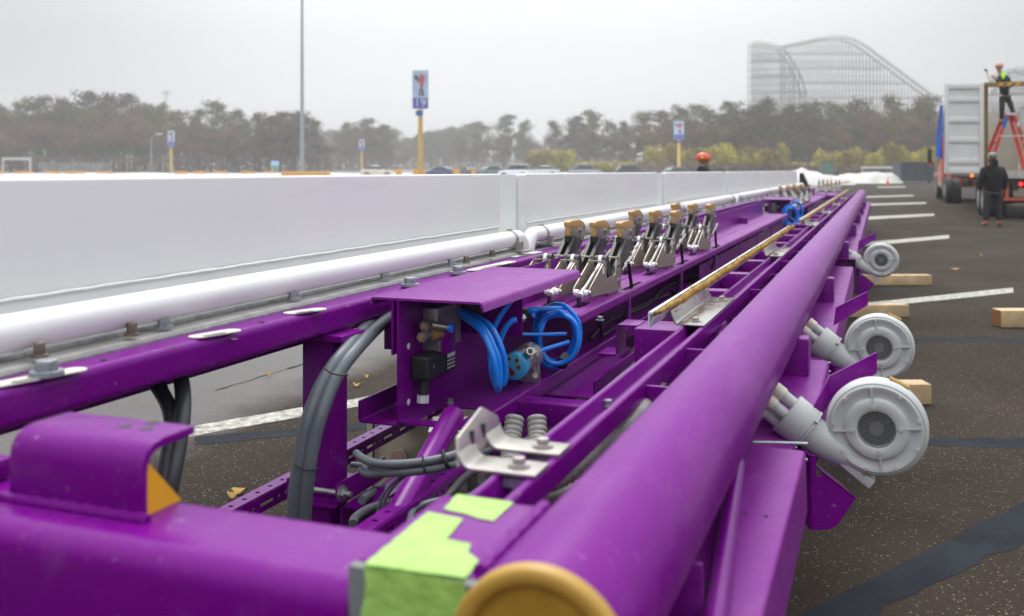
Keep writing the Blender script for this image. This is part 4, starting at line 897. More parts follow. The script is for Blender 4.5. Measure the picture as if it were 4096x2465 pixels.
# ================================================================ snow
M['snow'] = mat('old_snow', (.66,.66,.68), .7, col2=(.42,.39,.34), vscale=.5, bump=.6, bscale=3)
def ridge(name, px0, px1, d0, d1, hs_, w, seed, lab=None, m_='snow', amp=.25):
    rnd = random.Random(seed); mb = MB(); nu = 60; nv = 10; ph = [rnd.uniform(0,6) for _ in range(6)]
    for i in range(nu+1):
        k = i/nu; px = px0+(px1-px0)*k; d = d0+(d1-d0)*k; f = k*(len(hs_)-1); i0 = min(int(f), len(hs_)-2); h = hs_[i0]+(hs_[i0+1]-hs_[i0])*(f-i0)
        for j in range(nv+1):
            v = j/nv; p = G(px, d+w*(v-.5)); e = math.sin(math.pi*v)**.7
            p.z += -.05 + h*e*(1+amp*math.sin(k*13+ph[0]+v*3)*.5+amp*math.sin(k*29+ph[1]-v*5)*.3) 
            mb.v.append(p)
    for i in range(nu):
        for j in range(nv): a=i*(nv+1)+j; mb.f.append((a,a+nv+1,a+nv+2,a+1))
    return tag(obj(name, mb, M[m_], smooth=60), kind='structure')
ridge('snow_bank', 1905, 2060, 92, 96, [1.25,1.7,1.3,1.0,.95,.85,.5], 9, 1, amp=.10)
ridge('snow_bank', 2020, 2175, 104, 108, [.9,1.1,1.15,1.2,1.2,1.2,1.2], 9, 2, amp=.08)
mb = MB(); nu, nv = 60, 14
for i in range(nu+1):
    for j in range(nv+1):
        p = G(-120+1750*i/nu, 96+74*j/nv); p.z += .03 + .10*max(0,math.sin(i*.9+j*1.3)+math.sin(i*.37-j*.7)); mb.v.append(p)
for i in range(nu):
    for j in range(nv): a=i*(nv+1)+j; mb.f.append((a,a+nv+1,a+nv+2,a+1))
tag(obj('snow_field', mb, M['snow'], smooth=60), kind='structure')

# ================================================================ trees
M['bark'] = mat('tree_bark', (.13,.105,.085), .9, var=.3, vscale=2, rnd=.15)
M['pine'] = mat('pine_needles', (.075,.072,.018), .85, col2=(.165,.130,.040), vscale=.5, rnd=.25)
M['twig'] = mat('bare_twigs', (.15,.080,.045), .9, col2=(.24,.145,.09), vscale=.4, rnd=.2)
M['rust'] = mat('rusty_foliage', (.20,.085,.055), .9, col2=(.14,.075,.055), vscale=.4, rnd=.2)
M['bam'] = mat('yellow_green_foliage', (.52,.40,.03), .8, col2=(.20,.22,.03), vscale=.45, rnd=.35)
M['dry'] = mat('dry_scrub', (.24,.175,.075), .9, col2=(.12,.08,.05), vscale=.3)
def leaves(mb, c, rx, rz, n, s, rnd, flat_=1.0, up=0.0):
    for _ in range(n):
        while True:
            q = Vector((rnd.uniform(-1,1), rnd.uniform(-1,1), rnd.uniform(-1,1)))
            if q.length < 1: break
        q = q * (q.length**-.35 if q.length > .05 else 1)
        p = Vector(c)+Vector((q.x*rx, q.y*rx, q.z*rz)); a = Vector((rnd.gauss(0,1), rnd.gauss(0,1), rnd.gauss(0,1)*flat_+up)).normalized()
        b = a.cross(Vector((rnd.gauss(0,1), rnd.gauss(0,1), rnd.gauss(0,1)))).normalized(); k = s*rnd.uniform(.5,1.3); o = len(mb.v)
        mb.v += [p-a*k, p+b*k*.45, p+a*k, p-b*k*.45]; mb.f.append((o,o+1,o+2,o+3))
def puff(mb, c, rx, rz, n, s, rnd):
    for _ in range(n):
        p = Vector(c)+Vector((rnd.gauss(0,.52)*rx, rnd.gauss(0,.52)*rx, rnd.gauss(0,.50)*rz)); a = Vector((rnd.gauss(0,1), rnd.gauss(0,1), rnd.gauss(0,1))).normalized()
        b = a.cross(Vector((rnd.gauss(0,1), rnd.gauss(0,1), rnd.gauss(0,1)))).normalized(); k = s*rnd.uniform(.5,1.5); o = len(mb.v)
        mb.v += [p-a*k, p+b*k*.5, p+a*k, p-b*k*.5]; mb.f.append((o,o+1,o+2,o+3))
def pine(seed, h=14.0, spread=3.2, bare=.24, dens=1.15):
    rnd = random.Random(seed); r_ = thing('pine_tree', 'x', 'tree', local=True); tr = MB(); lf = MB()
    lean = Vector((rnd.uniform(-.04,.04), rnd.uniform(-.04,.04), 1)); P = [lean*h*k/6 + Vector((rnd.uniform(-.1,.1),rnd.uniform(-.1,.1),0))*(k>0) for k in range(7)]
    tr.sweep(P, .2, n=7, rf=lambda i: .20*(1-i/7)+.03)
    nb = int(34*dens)
    for i in range(nb):
        up = (i+rnd.random())/nb; k = bare + (1-bare)*up*.97; z = h*k; a = rnd.uniform(0,6.28); ln = spread*(.30+.80*math.sin(math.pi*(.16+up*.74))**.6)*rnd.uniform(.35,1.05)
        p0 = lean*z; p1 = p0+Vector((math.cos(a)*ln, math.sin(a)*ln, ln*rnd.uniform(.0,.5)))
        tr.sweep([p0,(p0+p1)/2+Vector((0,0,-.1)),p1], .05, n=4, rf=lambda i: (.07,.05,.02)[i])
        for q_ in (rnd.uniform(.45,.75), 1.0): puff(lf, p0.lerp(p1, q_)+Vector((0,0,.1)), .75+ln*.16, .55+ln*.12, int(46*dens), .20, rnd)
    puff(lf, lean*h*.985, 1.1, .8, 110, .20, rnd); puff(lf, lean*h*.93, 1.5, .9, 90, .20, rnd)
    obj('trunk', tr, M['bark'], r_, recalc=False); obj('crown', lf, M['pine'], r_, smooth=0, recalc=False)
    return freeze(r_)
def bare_tree(seed, h=11.0, m_='twig', lev=4):
    rnd = random.Random(seed); r_ = thing('bare_tree', 'x', 'tree', local=True); tr = MB(); lf = MB()
    def br(p, d, l, r, k):
        q = p + d*l; tr.cyl(p, q, r, r*.65, n=5 if k > 1 else 3, cap=False)
        if k == 0:
            leaves(lf, q, l*1.0, l*1.0, 12, .17, rnd, up=.9); return
        for i in range(3 if k > 1 else 4):
            dd = (d + Vector((rnd.gauss(0,.42), rnd.gauss(0,.42), rnd.uniform(-.05,.35)))).normalized(); br(p+d*l*rnd.uniform(.55,1), dd, l*rnd.uniform(.58,.78), r*.55, k-1)
    br(Vector((0,0,0)), Vector((rnd.uniform(-.05,.05),rnd.uniform(-.05,.05),1)).normalized(), h*.36, .17, lev)
    obj('trunk', tr, M['bark'], r_, recalc=False); obj('crown', lf, M[m_], r_, smooth=0, recalc=False)
    return freeze(r_)
def bush(seed, h=4.0, w=2.2, m_='bam', n=900):
    rnd = random.Random(seed); r_ = thing('bamboo_bush', 'x', 'bush', local=True); st = MB(); lf = MB()
    for i in range(16):
        a = rnd.uniform(0,6.28); p0 = Vector((math.cos(a), math.sin(a), 0))*w*.3*rnd.random(); p1 = p0*2.6+Vector((0,0,h*rnd.uniform(.6,1.0))); st.sweep([p0,(p0+p1)/2,p1], .03, n=4, rf=lambda i: (.035,.025,.01)[i])
        leaves(lf, p0.lerp(p1,.62), w*.34, h*.26, n//16, .26, rnd, up=1.2)
    leaves(lf, (0,0,h*.25), w*.8, h*.25, n//4, .24, rnd, up=1.0)
    obj('stems', st, M['bark'], r_, recalc=False); obj('foliage', lf, M[m_], r_, smooth=0, recalc=False)
    return freeze(r_)
pines = [pine(1), pine(2, spread=3.4, bare=.22), pine(3, spread=2.5, bare=.40, dens=.8), pine(4, spread=4.0, bare=.12, dens=1.35), pine(5, spread=3.0, bare=.32)]
bares = [bare_tree(11), bare_tree(12, m_='twig'), bare_tree(13, m_='rust', h=9)]
bushes = [bush(21), bush(22, h=3.6, w=2.6), bush(23, h=4.6, w=1.8)]
for b_ in bushes: pass
used = set(); rt = random.Random(99)
HP = {0:14.9,1:14.9,2:14.8,3:14.9,4:14.9}
def plant(kind, px, top, d, lab, group, sx=None):
    """a tree whose top reaches the photo's skyline there; d metres off"""
    base = G(px, d); h = (HY-top)*d/FPX + CAMZ - base.z
    if kind[0] == 'p': lst = pines; i = int(kind[1]); H = 14.9
    elif kind[0] == 'b': lst = bares; i = int(kind[1]); H = (10.6,10.6,8.8)[i]
    else: lst = bushes; i = int(kind[1]); H = (4.0,3.7,4.5)[i]
    k = h/H; s = (sx or (k*.35+.65*min(k,1.25)))*rt.uniform(.92,1.1); key = kind; rz = rt.uniform(0,6.28)
    if key not in used: o = lst[i]; used.add(key); o.location = base; o.rotation_euler = (0,0,rz); o.scale = (s,s,k); o['label'] = lab; o['group'] = group
    else: o = copy_tree(lst[i], loc=base, rz=rz, scale=(s,s,k), label=lab, group=group)
    return o
# individually recognisable skyline trees: column, skyline height, distance, kind, what they stand by
sky_ = [(8,252,176,'p0','at the left edge of the picture'),(52,240,172,'p2','beside the left edge, between two taller pines'),(95,226,168,'p4','with a round open crown left of the darkest pine mass'),(140,229,170,'p2','with a slim see-through crown, left of the tallest pines'),
 (185,240,166,'p3','dark and broad, low in front of the tallest pines'),(222,214,170,'p1','tallest at the left, standing over the white wall'),(262,224,172,'p0','just right of the tallest one at the left'),(312,219,168,'p1','leaning crown above the small left sign'),(350,243,171,'p3','broad and dark above the small left sign'),
 (385,246,176,'p0','behind the small left sign post'),(430,262,170,'p4','right of the small left sign'),(478,258,174,'p2','thin between the left sign and the light pole'),(530,239,168,'p1','with two layered crowns halfway between the left sign and the light pole'),(572,262,175,'p0','right of the layered one, left of the light pole'),
 (622,268,160,'p3','broad and round, left of the light pole'),(668,263,158,'p3','round and dense, next left of the light pole'),(712,264,160,'p1','directly behind the light pole on its left'),(752,276,163,'p3','with a ragged top just right of the light pole'),
 (835,292,190,'p3','low and round behind the small middle sign'),(880,281,188,'p1','with a pointed top behind the small middle sign'),(920,296,192,'p3','sloping down toward the gap in the wood'),
 (1212,273,292,'p1','hazy and rounded, right of the big numbered sign'),(1160,290,300,'p3','hazy, halfway down the slope right of the big sign'),(1262,288,285,'p0','hazy, right of the round hazy one'),(1110,312,310,'p4','faint, nearest right of the big sign'),
 (1335,286,240,'p2','with an open crown above the middle of the car row'),(1378,276,236,'p1','dark and layered above the middle of the car row'),(1432,262,232,'p1','tallest above the row of parked cars'),(1470,290,238,'p0','short, in the dip right of the tallest over the cars'),
 (1505,288,236,'p2','slim, in the dip above the parked cars'),(1552,265,226,'p4','round crown left of the small right sign'),(1600,262,222,'p1','wide crown just left of the small right sign'),(1642,252,218,'p0','straight behind the small right sign'),(1700,246,212,'p3','dense, above the head of the man in the red helmet'),
 (1755,241,208,'p1','dense, left of the roller coaster'),(1808,244,206,'p3','at the left foot of the roller coaster'),(1850,232,204,'p0','poking up before the left part of the roller coaster'),(1900,246,206,'p3','in front of the first coaster drop'),(1962,238,204,'p4','in front of the coaster between its two humps'),
 (2012,243,208,'p0','in front of the coaster, below its highest hump'),(2052,236,205,'p1','in front of the middle of the coaster slope'),(2105,230,200,'b0','bare and spiky before the coaster slope'),(2150,222,198,'p2','thin crown before the lower coaster slope'),(2190,232,196,'b1','bare, before the lower coaster slope'),(2232,225,200,'p4','leaning crown at the end of the coaster slope'),(2290,240,200,'p1','behind the white container door')]
sky_ = [(a[0], a[1], a[2]+(40 if a[0] < 800 else 78 if a[0] < 950 else 0), a[3], a[4]) for a in sky_]
for px, top, d, kd, where in sky_:
    w_ = 'bare grey tree' if kd[0] == 'b' else ('hazy pine tree' if d > 270 else 'pine tree')
    plant(kd, px, top, d, f'{w_} {where}', 'trees of the far wood')
# the wood between and below them
def skyline(x):
    pts = sorted([(a[0], a[1]) for a in sky_]); 
    for (x0,y0),(x1,y1) in zip(pts, pts[1:]):
        if x0 <= x <= x1: return max(y0,y1) + (abs(x1-x0) > 60)*12
    return pts[0][1] if x < pts[0][0] else pts[-1][1]
def depth_at(x): return 212 if x < 800 else 272 if x < 960 else 300 if x < 1320 else 240 if x < 1540 else 212
LM = [(0,'left picture edge'),(40,'white gate'),(140,'slim pine of the left group'),(222,'tallest left pine'),(312,'leaning left pine'),(412,'small left sign'),(530,'two layered pine'),(622,'broad round pine'),(727,'light pole'),(835,'low round pine'),(905,'cream car'),(1012,'big numbered sign'),(1063,'dark blue car'),(1128,'dark car'),(1188,'grey green car'),(1243,'white car'),(1308,'pale greenish car'),(1410,'silver car'),(1523,'black car'),(1635,'right parking sign'),(1694,'man in the red helmet'),(1755,'dense pine left of the coaster'),(1812,'left foot of the coaster'),(1884,'first coaster drop'),(1950,'foot of the coaster drop'),(2022,'highest coaster hump'),(2090,'top of the coaster slope'),(2138,'orange cone'),(2206,'rubbish skip'),(2262,'blue tarpaulin')]
USEDL = {}
def near_label(x, what):
    k = min(LM, key=lambda a: abs(a[0]-x)); side = 'straight behind' if abs(k[0]-x) < 7 else 'just left of' if x < k[0] and abs(k[0]-x) < 24 else 'just right of' if abs(k[0]-x) < 24 else 'well left of' if x < k[0] else 'well right of'
    l_ = f'{what} {side} the {k[1]}'; n_ = USEDL.get(l_, 0); USEDL[l_] = n_+1
    return l_ + ('', ', its neighbour', ', farther back', ', third in the clump')[min(n_, 3)]
KN = {'p':'shaded pine tree', 'b0':'bare brown tree', 'b1':'thin bare brown tree', 'b2':'reddish bare tree'}
x = -20; i = 0
while x < 2330:
    d = depth_at(x); top = skyline(x)
    if 955 < x < 1100: top = 322; d = 380
    if 775 < x < 815: top = 318
    kd = ('b0','b2','p3','b1','p0','b2','b1','b0')[i % 8]; xx = x+rt.uniform(-8,8)
    plant(kd, xx, top+rt.uniform(10,42), d-rt.uniform(-4,12), near_label(xx, KN.get(kd, KN['p'])), 'trees filling the far wood')
    if True: kd = ('b1','b2','p0','b0','b2')[i % 5]; xx = x+rt.uniform(-12,12); plant(kd, xx, top+rt.uniform(55,85), d-rt.uniform(6,16), near_label(xx, 'low '+KN.get(kd, KN['p'])), 'trees filling the far wood')
    x += 14 if d < 230 else 18; i += 1
for k in range(46):
    xx = 785+k*7.6+rt.uniform(-3,3); tp = 312+14*math.sin(xx*.021)+rt.uniform(-8,14)
    if 790 < xx < 960: tp = 308+rt.uniform(-4,16)
    kd = ('p0','b0','p4','b1','p3')[k % 5]; plant(kd, xx, tp, 360+rt.uniform(-20,60), near_label(xx, 'faint hazy '+('pine' if kd[0] == 'p' else 'bare tree')), 'faint trees in the mist')
# yellow green bushes along the edge of the wood
x = 1285
while x < 2262:
    big = x > 1560; d = 168 + rt.uniform(-4,14) if x > 1540 else 185
    top = rt.uniform(328,364) if big else (350 if abs(x-1345) < 28 or abs(x-1290) < 18 else 384)
    if 1900 < x < 1965: top = 385
    pl = 'left of the small right sign' if x < 1640 else 'right of the man in the red helmet' if x < 1920 else 'left of the truck'
    plant('s%d' % rt.randrange(3), x, top, d, near_label(x, 'yellow green bush'), 'yellow green bushes of the hedge', sx=rt.uniform(.9,1.2)*(1.0 if top < 380 else .9))
    x += rt.uniform(13,20)
# low scrub at the foot of the wood
M['scrub'] = mat('brown_scrub', (.12,.075,.055), .9, col2=(.20,.15,.10), vscale=.15)
mb = MB(); rnd = random.Random(5)
for i in range(420):
    px = -60 + 2360*i/420; d = (depth_at(px)-14 if px < 1540 else 160); p = G(px+rnd.uniform(-6,6), d+rnd.uniform(-4,4)); leaves(mb, p+Vector((0,0,1.6 if px < 1540 else 1.0)), 2.2, 2.3 if px < 1540 else 1.2, 110, .26, rnd, up=.8)
tag(obj('scrub', mb, M['scrub'], smooth=0, recalc=False), kind='stuff')

# ================================================================ roller coaster far behind the wood
M['lattice'] = mat('weathered_timber_lattice', (.17,.155,.14), .85, var=.1, vscale=.1)
DC = 400.0
def coaster(name, lab, path, d0, d1, zb, step, depth_w=7.0, first=None):
    """path: (column, top row) in photo units, distance d0..d1"""
    pts = []; n_ = len(path)
    X0, X1 = path[0][0], path[-1][0]
    def top(x):
        for (x0,y0),(x1,y1) in zip(path, path[1:]):
            if x0 <= x <= x1: k = (x-x0)/(x1-x0); k2 = k; return y0+(y1-y0)*k2
        return path[-1][1]
    r_ = thing(name, lab, 'roller coaster', W((X0+X1)/2, HY, (d0+d1)/2)*1)
    cols = []; x = X0
    while x <= X1+.1: cols.append(x); x += step
    front, back = [], []
    for i, x in enumerate(cols):
        k = (x-X0)/(X1-X0); d = d0+(d1-d0)*k; zt = CAMZ+(HY-top(x))*d/FPX
        pf = W(x, HY, d); pf.z = zb; pb = pf + ey*depth_w; mb = MB()
        for q in (pf, pb): mb.bar(q, Vector((q.x,q.y,zt)), .26)
        z = zb + 4
        while z < zt - 1:
            mb.bar(Vector((pf.x,pf.y,z)), Vector((pb.x,pb.y,z)), .14); 
            if z+4 < zt: mb.bar(Vector((pf.x,pf.y,z)), Vector((pb.x,pb.y,z+4)), .13)
            z += 6.0
        obj('bent', mb, M['lattice'], r_, smooth=0, recalc=False)
        front.append(Vector((pf.x,pf.y,zt))); back.append(Vector((pb.x,pb.y,zt)))
    mb = MB()
    for a, b in zip(front, front[1:]):
        zt = min(a.z,b.z); z = zb+4
        o2 = ey*depth_w
        while z < zt-.5:
            for o_ in (Vector((0,0,0)), o2): mb.bar(Vector((a.x,a.y,z))+o_, Vector((b.x,b.y,z))+o_, .13)
            z += 6.0
        mb.bar(Vector((a.x,a.y,zb+4)), Vector((b.x,b.y,min(zt,zb+20))), .14)
        z = zb+4
        while z+8 < zt: mb.bar(Vector((a.x,a.y,z)), Vector((b.x,b.y,z+8)), .10); z += 8
    ls = obj('ledger_grid', mb, M['lattice'], r_, smooth=0, recalc=False)
    tk = MB(); off = Vector((0,0,.3))
    for A_ in (front, back):
        tk = MB()
        for a, b in zip(A_, A_[1:]): tk.bar(a+off, b+off, .7, .35)
        o__ = obj('track_deck', tk, M['lattice'], r_, smooth=0, recalc=False); rl_ = MB()
        for a, b in zip(A_, A_[1:]): rl_.bar(a+off*4, b+off*4, .22)
        obj('hand_rail', rl_, M['lattice'], o__, smooth=0, recalc=False)
    return r_
coaster('roller_coaster', 'tall hazy wooden roller coaster with a long slope down to the right',
        [(1884,116),(1910,111),(1935,106),(1960,100),(1985,95.5),(2010,93),(2030,93),(2050,97),(2070,106),(2090,118),(2115,137),(2150,163),(2190,193),(2230,222),(2275,256)], 395, 400, 3, 8.4)
coaster('roller_coaster', 'left wooden coaster tower with the steep curved drop',
        [(1812,109),(1826,108),(1842,109),(1860,112),(1875,116),(1888,125),(1900,138),(1912,156),(1924,178),(1933,200),(1941,225),(1947,252),(1950,280)], 372, 366, 3, 6.6)
coaster('roller_coaster', 'small lattice hump of the coaster seen over the container behind the man on the ladder',
        [(2385,235),(2400,215),(2415,192),(2432,178),(2450,172),(2475,172),(2500,178)], 300, 300, 3, 7.0)

# ================================================================ parking signs
M['signblue'] = mat('sign_light_blue', (.33,.50,.80), .5, col2=(.70,.80,.90), vscale=1.2)
M['signviolet'] = mat('sign_violet_blue', (.13,.13,.55), .5); M['signframe'] = mat('sign_frame_blue', (.42,.60,.75), .5)
M['signwhite'] = mat('sign_white', (.85,.85,.85), .5); M['post'] = mat('yellow_post_paint', (.78,.46,.06), .5, col2=(.80,.62,.30), vscale=1.5)
M['signred'] = mat('sign_red', (.60,.10,.16), .5); M['signdark'] = mat('sign_dark_green', (.08,.14,.16), .5); M['smallblue'] = mat('plate_blue', (.06,.16,.45), .5); M['pink'] = mat('sign_pink', (.75,.42,.45), .5)
def rect(mb, p, x0, x1, z0, z1, y0, y1): return mb.obox(p + ex*(x0+x1)/2 + ey*(y0+y1)/2 + Vector((0,0,(z0+z1)/2)), ex*(x1-x0)/2, ey*(y1-y0)/2, (0,0,(z1-z0)/2))
def sign(px, d, top, w, h, postw, lab, num=None, yaw=0.0, psz=1.0):
    global ex, ey
    p = G(px, d); r_ = thing('parking_sign', lab, 'sign', p, group='tall yellow posted parking signs')
    ox, oy = ex, ey; ex = Vector((math.cos(ANG+yaw), math.sin(ANG+yaw), 0)); ey = Vector((-ex.y, ex.x, 0))
    zt = CAMZ+(HY-top)*d/FPX - p.z; zb = zt-h
    obj('post', MB().cyl(p, p+Vector((0,0,zb-.002)), postw/2, postw/2*.85, n=16), M['post'], r_)
    bx = obj('sign_box', rect(MB(), p, -w/2, w/2, zb, zt, -.12, .12), M['signframe'], r_)
    obj('picture_panel', rect(MB(), p, -w/2+.05, w/2-.05, zb+h*.29, zt-.06, -.135, -.121), M['signblue'], bx)
    # loose abstract colour patches standing for the picture
    def blob(pts, m_, nm): obj(nm, MB().poly([p + ex*w*a + Vector((0,0,zb+h*b)) - ey*.136 for a, b in pts], -ey*.006), m_, bx)
    blob([(-.02,.48),(.14,.50),(.30,.80),(.36,.90),(.22,.84),(.10,.93),(-.04,.86),(-.10,.72),(.0,.62)], M['signred'], 'picture_patch')
    blob([(-.40,.80),(-.34,.90),(-.15,.84),(-.02,.74),(-.12,.70),(-.30,.76)], M['signdark'], 'picture_patch')
    blob([(-.42,.74),(-.25,.70),(-.05,.60),(-.12,.66),(-.30,.76)], M['pink'], 'picture_patch')
    blob([(-.10,.33),(.02,.33),(.03,.50),(-.06,.52)], M['signdark'], 'picture_patch'); blob([(.08,.32),(.26,.33),(.20,.52),(.06,.50)], M['signdark'], 'picture_patch')
    obj('number_panel', rect(MB(), p, -w/2+.03, w/2-.03, zb+.03, zb+h*.275, -.135, -.121), M['signviolet'], bx)
    if num:
        cu = bpy.data.curves.new('number', 'FONT'); cu.body = num; cu.size = h*.285; cu.align_x = 'CENTER'; cu.align_y = 'CENTER'; cu.extrude = .008; cu.offset = .0
        t_ = bpy.data.objects.new('number_text', cu); COL.objects.link(t_); cu.materials.append(M['signwhite'])
        t_.parent = bx; ORG[t_.name] = ORG[r_.name]; t_.location = Vector((0,0,zb+h*.145)) - ey*.150; t_.rotation_euler = (R(90),0,ANG+yaw); t_.scale = (1.12,1,1); bpy.context.view_layer.update(); me_ = bpy.data.meshes.new_from_object(t_); t2_ = bpy.data.objects.new('number_text', me_); COL.objects.link(t2_); t2_.parent = bx; t2_.location = t_.location; t2_.rotation_euler = t_.rotation_euler; t2_.scale = t_.scale; bpy.data.objects.remove(t_)
    obj('small_plate', rect(MB(), p, -.65*psz, .0*psz+.42*psz, zb-1.05*psz, zb-.30*psz, -postw/2-.06, -postw/2-.01), M['smallblue'], r_)
    ex, ey = ox, oy
    return r_
sign(1012.5, 76, 170, 1.22, 2.98, .42, 'big parking sign on a yellow post with the number 19', '19', psz=.52)
sign(412, 187, 315, 1.25, 2.95, .62, 'small parking sign turned sideways before the left wood', None, yaw=.55, psz=.4)
sign(871, 250, 335, 1.4, 2.9, .65, 'farthest and smallest parking sign above the cream car', None, psz=.4)
sign(1635, 152, 292, 1.55, 2.9, .55, 'parking sign on a yellow post left of the man in the red helmet', '18' if False else None, psz=.45)

# ================================================================ poles, fence, frame, kerbs
M['polegrey'] = mat('galvanised_pole', (.26,.30,.33), .5, metal=.3)
p = G(727.5, 130); lp_ = thing('light_pole', 'very tall grey light pole rising out of the top of the picture', 'light pole', p)
obj('pole', MB().cyl(p, p+Vector((0,0,30)), .30, .12, n=20), M['polegrey'], lp_); obj('pole_foot', MB().cyl(p, p+Vector((0,0,.35)), .42, n=12).cyl(p+Vector((.33,0,1.6)), p+Vector((.33,0,2.2)), .10, n=8), M['polegrey'], lp_)
obj('lamp_bar', MB().bar(p+Vector((0,0,29.9))-ex*1.5, p+Vector((0,0,29.9))+ex*1.5, .15), M['polegrey'], lp_)
p = G(364, 172); l2 = thing('street_lamp', 'small pale street lamp with one arm to the right, before the left wood', 'street lamp', p)
obj('pole', MB().cyl(p, p+Vector((0,0,6.2)), .16, .10, n=10), M['polegrey'], l2); obj('arm', MB().bar(p+Vector((0,0,6.1)), p+Vector((0,0,6.9))+ex*1.0, .10), M['polegrey'], l2); obj('lamp_head', rect(MB(), p+Vector((0,0,6.9)), .9, 1.9, -.05, .12, -.15, .15), M['whitepl'], l2)
p = G(400, 240); l3 = thing('floodlight_mast', 'faint thin mast with a short crossbar above the left pines', 'mast', p)
obj('pole', MB().cyl(p, p+Vector((0,0,19.5)), .16, .10, n=8), M['polegrey'], l3)
for z in (19.3, 18.8): obj('crossbar', MB().bar(p+Vector((0,0,z))-ex*1.1, p+Vector((0,0,z))+ex*1.1, .14), M['polegrey'], l3)
gr_ = [(-8,12),(39,77),(106,145),(157,207),(232,270),(422,451),(467,497),(516,549),(583,615),(638,660)]
M['orange'] = mat('orange_kerb_paint', (.60,.30,.05), .7)
for k, (a, b) in enumerate(gr_):
    q = G((a+b)/2, 158); wd = (b-a)*158/FPX
    lab = ['leftmost orange kerb cut by the picture edge','second orange kerb from the left, right of the white frame','third orange kerb from the left on the snow','fourth orange kerb from the left, the longest on the left','fifth orange kerb from the left, left of the small sign','orange kerb just right of the small left sign','second orange kerb right of the small left sign','third orange kerb right of the small left sign','fourth orange kerb right of the small left sign','orange kerb beside the little green and blue board'][k]
    single('orange_kerb', rect(MB(), q, -wd/2, wd/2, .0, .52, -.2, .2), M['orange'], lab, 'kerb', 'orange kerbs on the snow', bevel=.04)
q = G(737, 128); single('orange_kerb', rect(MB(), q, -3.1, 3.1, 0, .72, -.8, .8), M['orange'], 'long orange guard block round the foot of the tall light pole', 'kerb', 'orange kerbs on the snow', bevel=.08)
for k, (x_, w_) in enumerate(((960,14),(1100,16),(1140,10),(1010,30))):
    q = G(x_, 120); single('orange_kerb', rect(MB(), q, -w_*120/FPX/2, w_*120/FPX/2, 0, 1.12, -.2, .2), M['orange'], ['orange block between the cream car and the big sign','orange block behind the dark blue car','small orange block right of the dark blue car','orange block at the foot of the big numbered sign'][k], 'kerb', 'orange kerbs on the snow')
fn = thing('chain_fence', 'grey chain link fence in front of the left wood', 'fence', G(180,168))
M['chain'] = mat('grey_fence_wire', (.30,.32,.34), .6, metal=.3)
mb = MB()
for k in range(0, 60):
    q = G(95+172*k/59, 168); mb.bar(q, q+Vector((0,0,1.9)), .045)
obj('fence_mesh', mb, M['chain'], fn, smooth=0)
mb = MB()
for z in (.4,1.1,1.85): mb.bar(G(95,168)+Vector((0,0,z)), G(267,168)+Vector((0,0,z)), .07)
obj('rail', mb, M['chain'], fn)
for k in range(7): q = G(95+172*k/6, 168); obj('fence_post', MB().cyl(q, q+Vector((0,0,2.0)), .06, n=8), M['chain'], fn)
gf = thing('entrance_gate', 'white square entrance frame at the left edge before the wood', 'frame', G(40,165)); q = G(40,165)
for a in (-2.4, 2.2): obj('frame_leg', rect(MB(), q, a, a+.22, 0, 2.6, -.12, .12), M['stripm'], gf)
obj('frame_top', rect(MB(), q, -2.45, 2.5, 2.3, 2.75, -.13, .13), M['stripm'], gf)
sb = thing('notice_board', 'little green and blue board left of the light pole', 'board', G(662,150)); q = G(662,150)
obj('board', rect(MB(), q, -.6, .6, .8, 1.45, -.05, .05), mat('board_green', (.12,.30,.16), .6), sb); obj('upper_board', rect(MB(), q, -.6, .6, 1.451, 2.15, -.05, .05), mat('board_blue', (.35,.50,.80), .6), sb)
for a in (-.4,.4): obj('board_leg', rect(MB(), q, a-.05, a+.05, 0, .799, -.05, .05), M['whitepl'], sb)
q = G(1562, 168); single('white_tube', MB().bar(q+Vector((0,0,3.4))-ex*2.0, q+Vector((0,0,4.3))+ex*2.1, .32).bar(q-ex*1.2, q-ex*1.2+Vector((0,0,3.6)), .12).bar(q+ex*1.2, q+ex*1.2+Vector((0,0,3.9)), .12), M['whitepl'], 'slanting white tube on thin legs before the bushes left of the small right sign', 'tube')

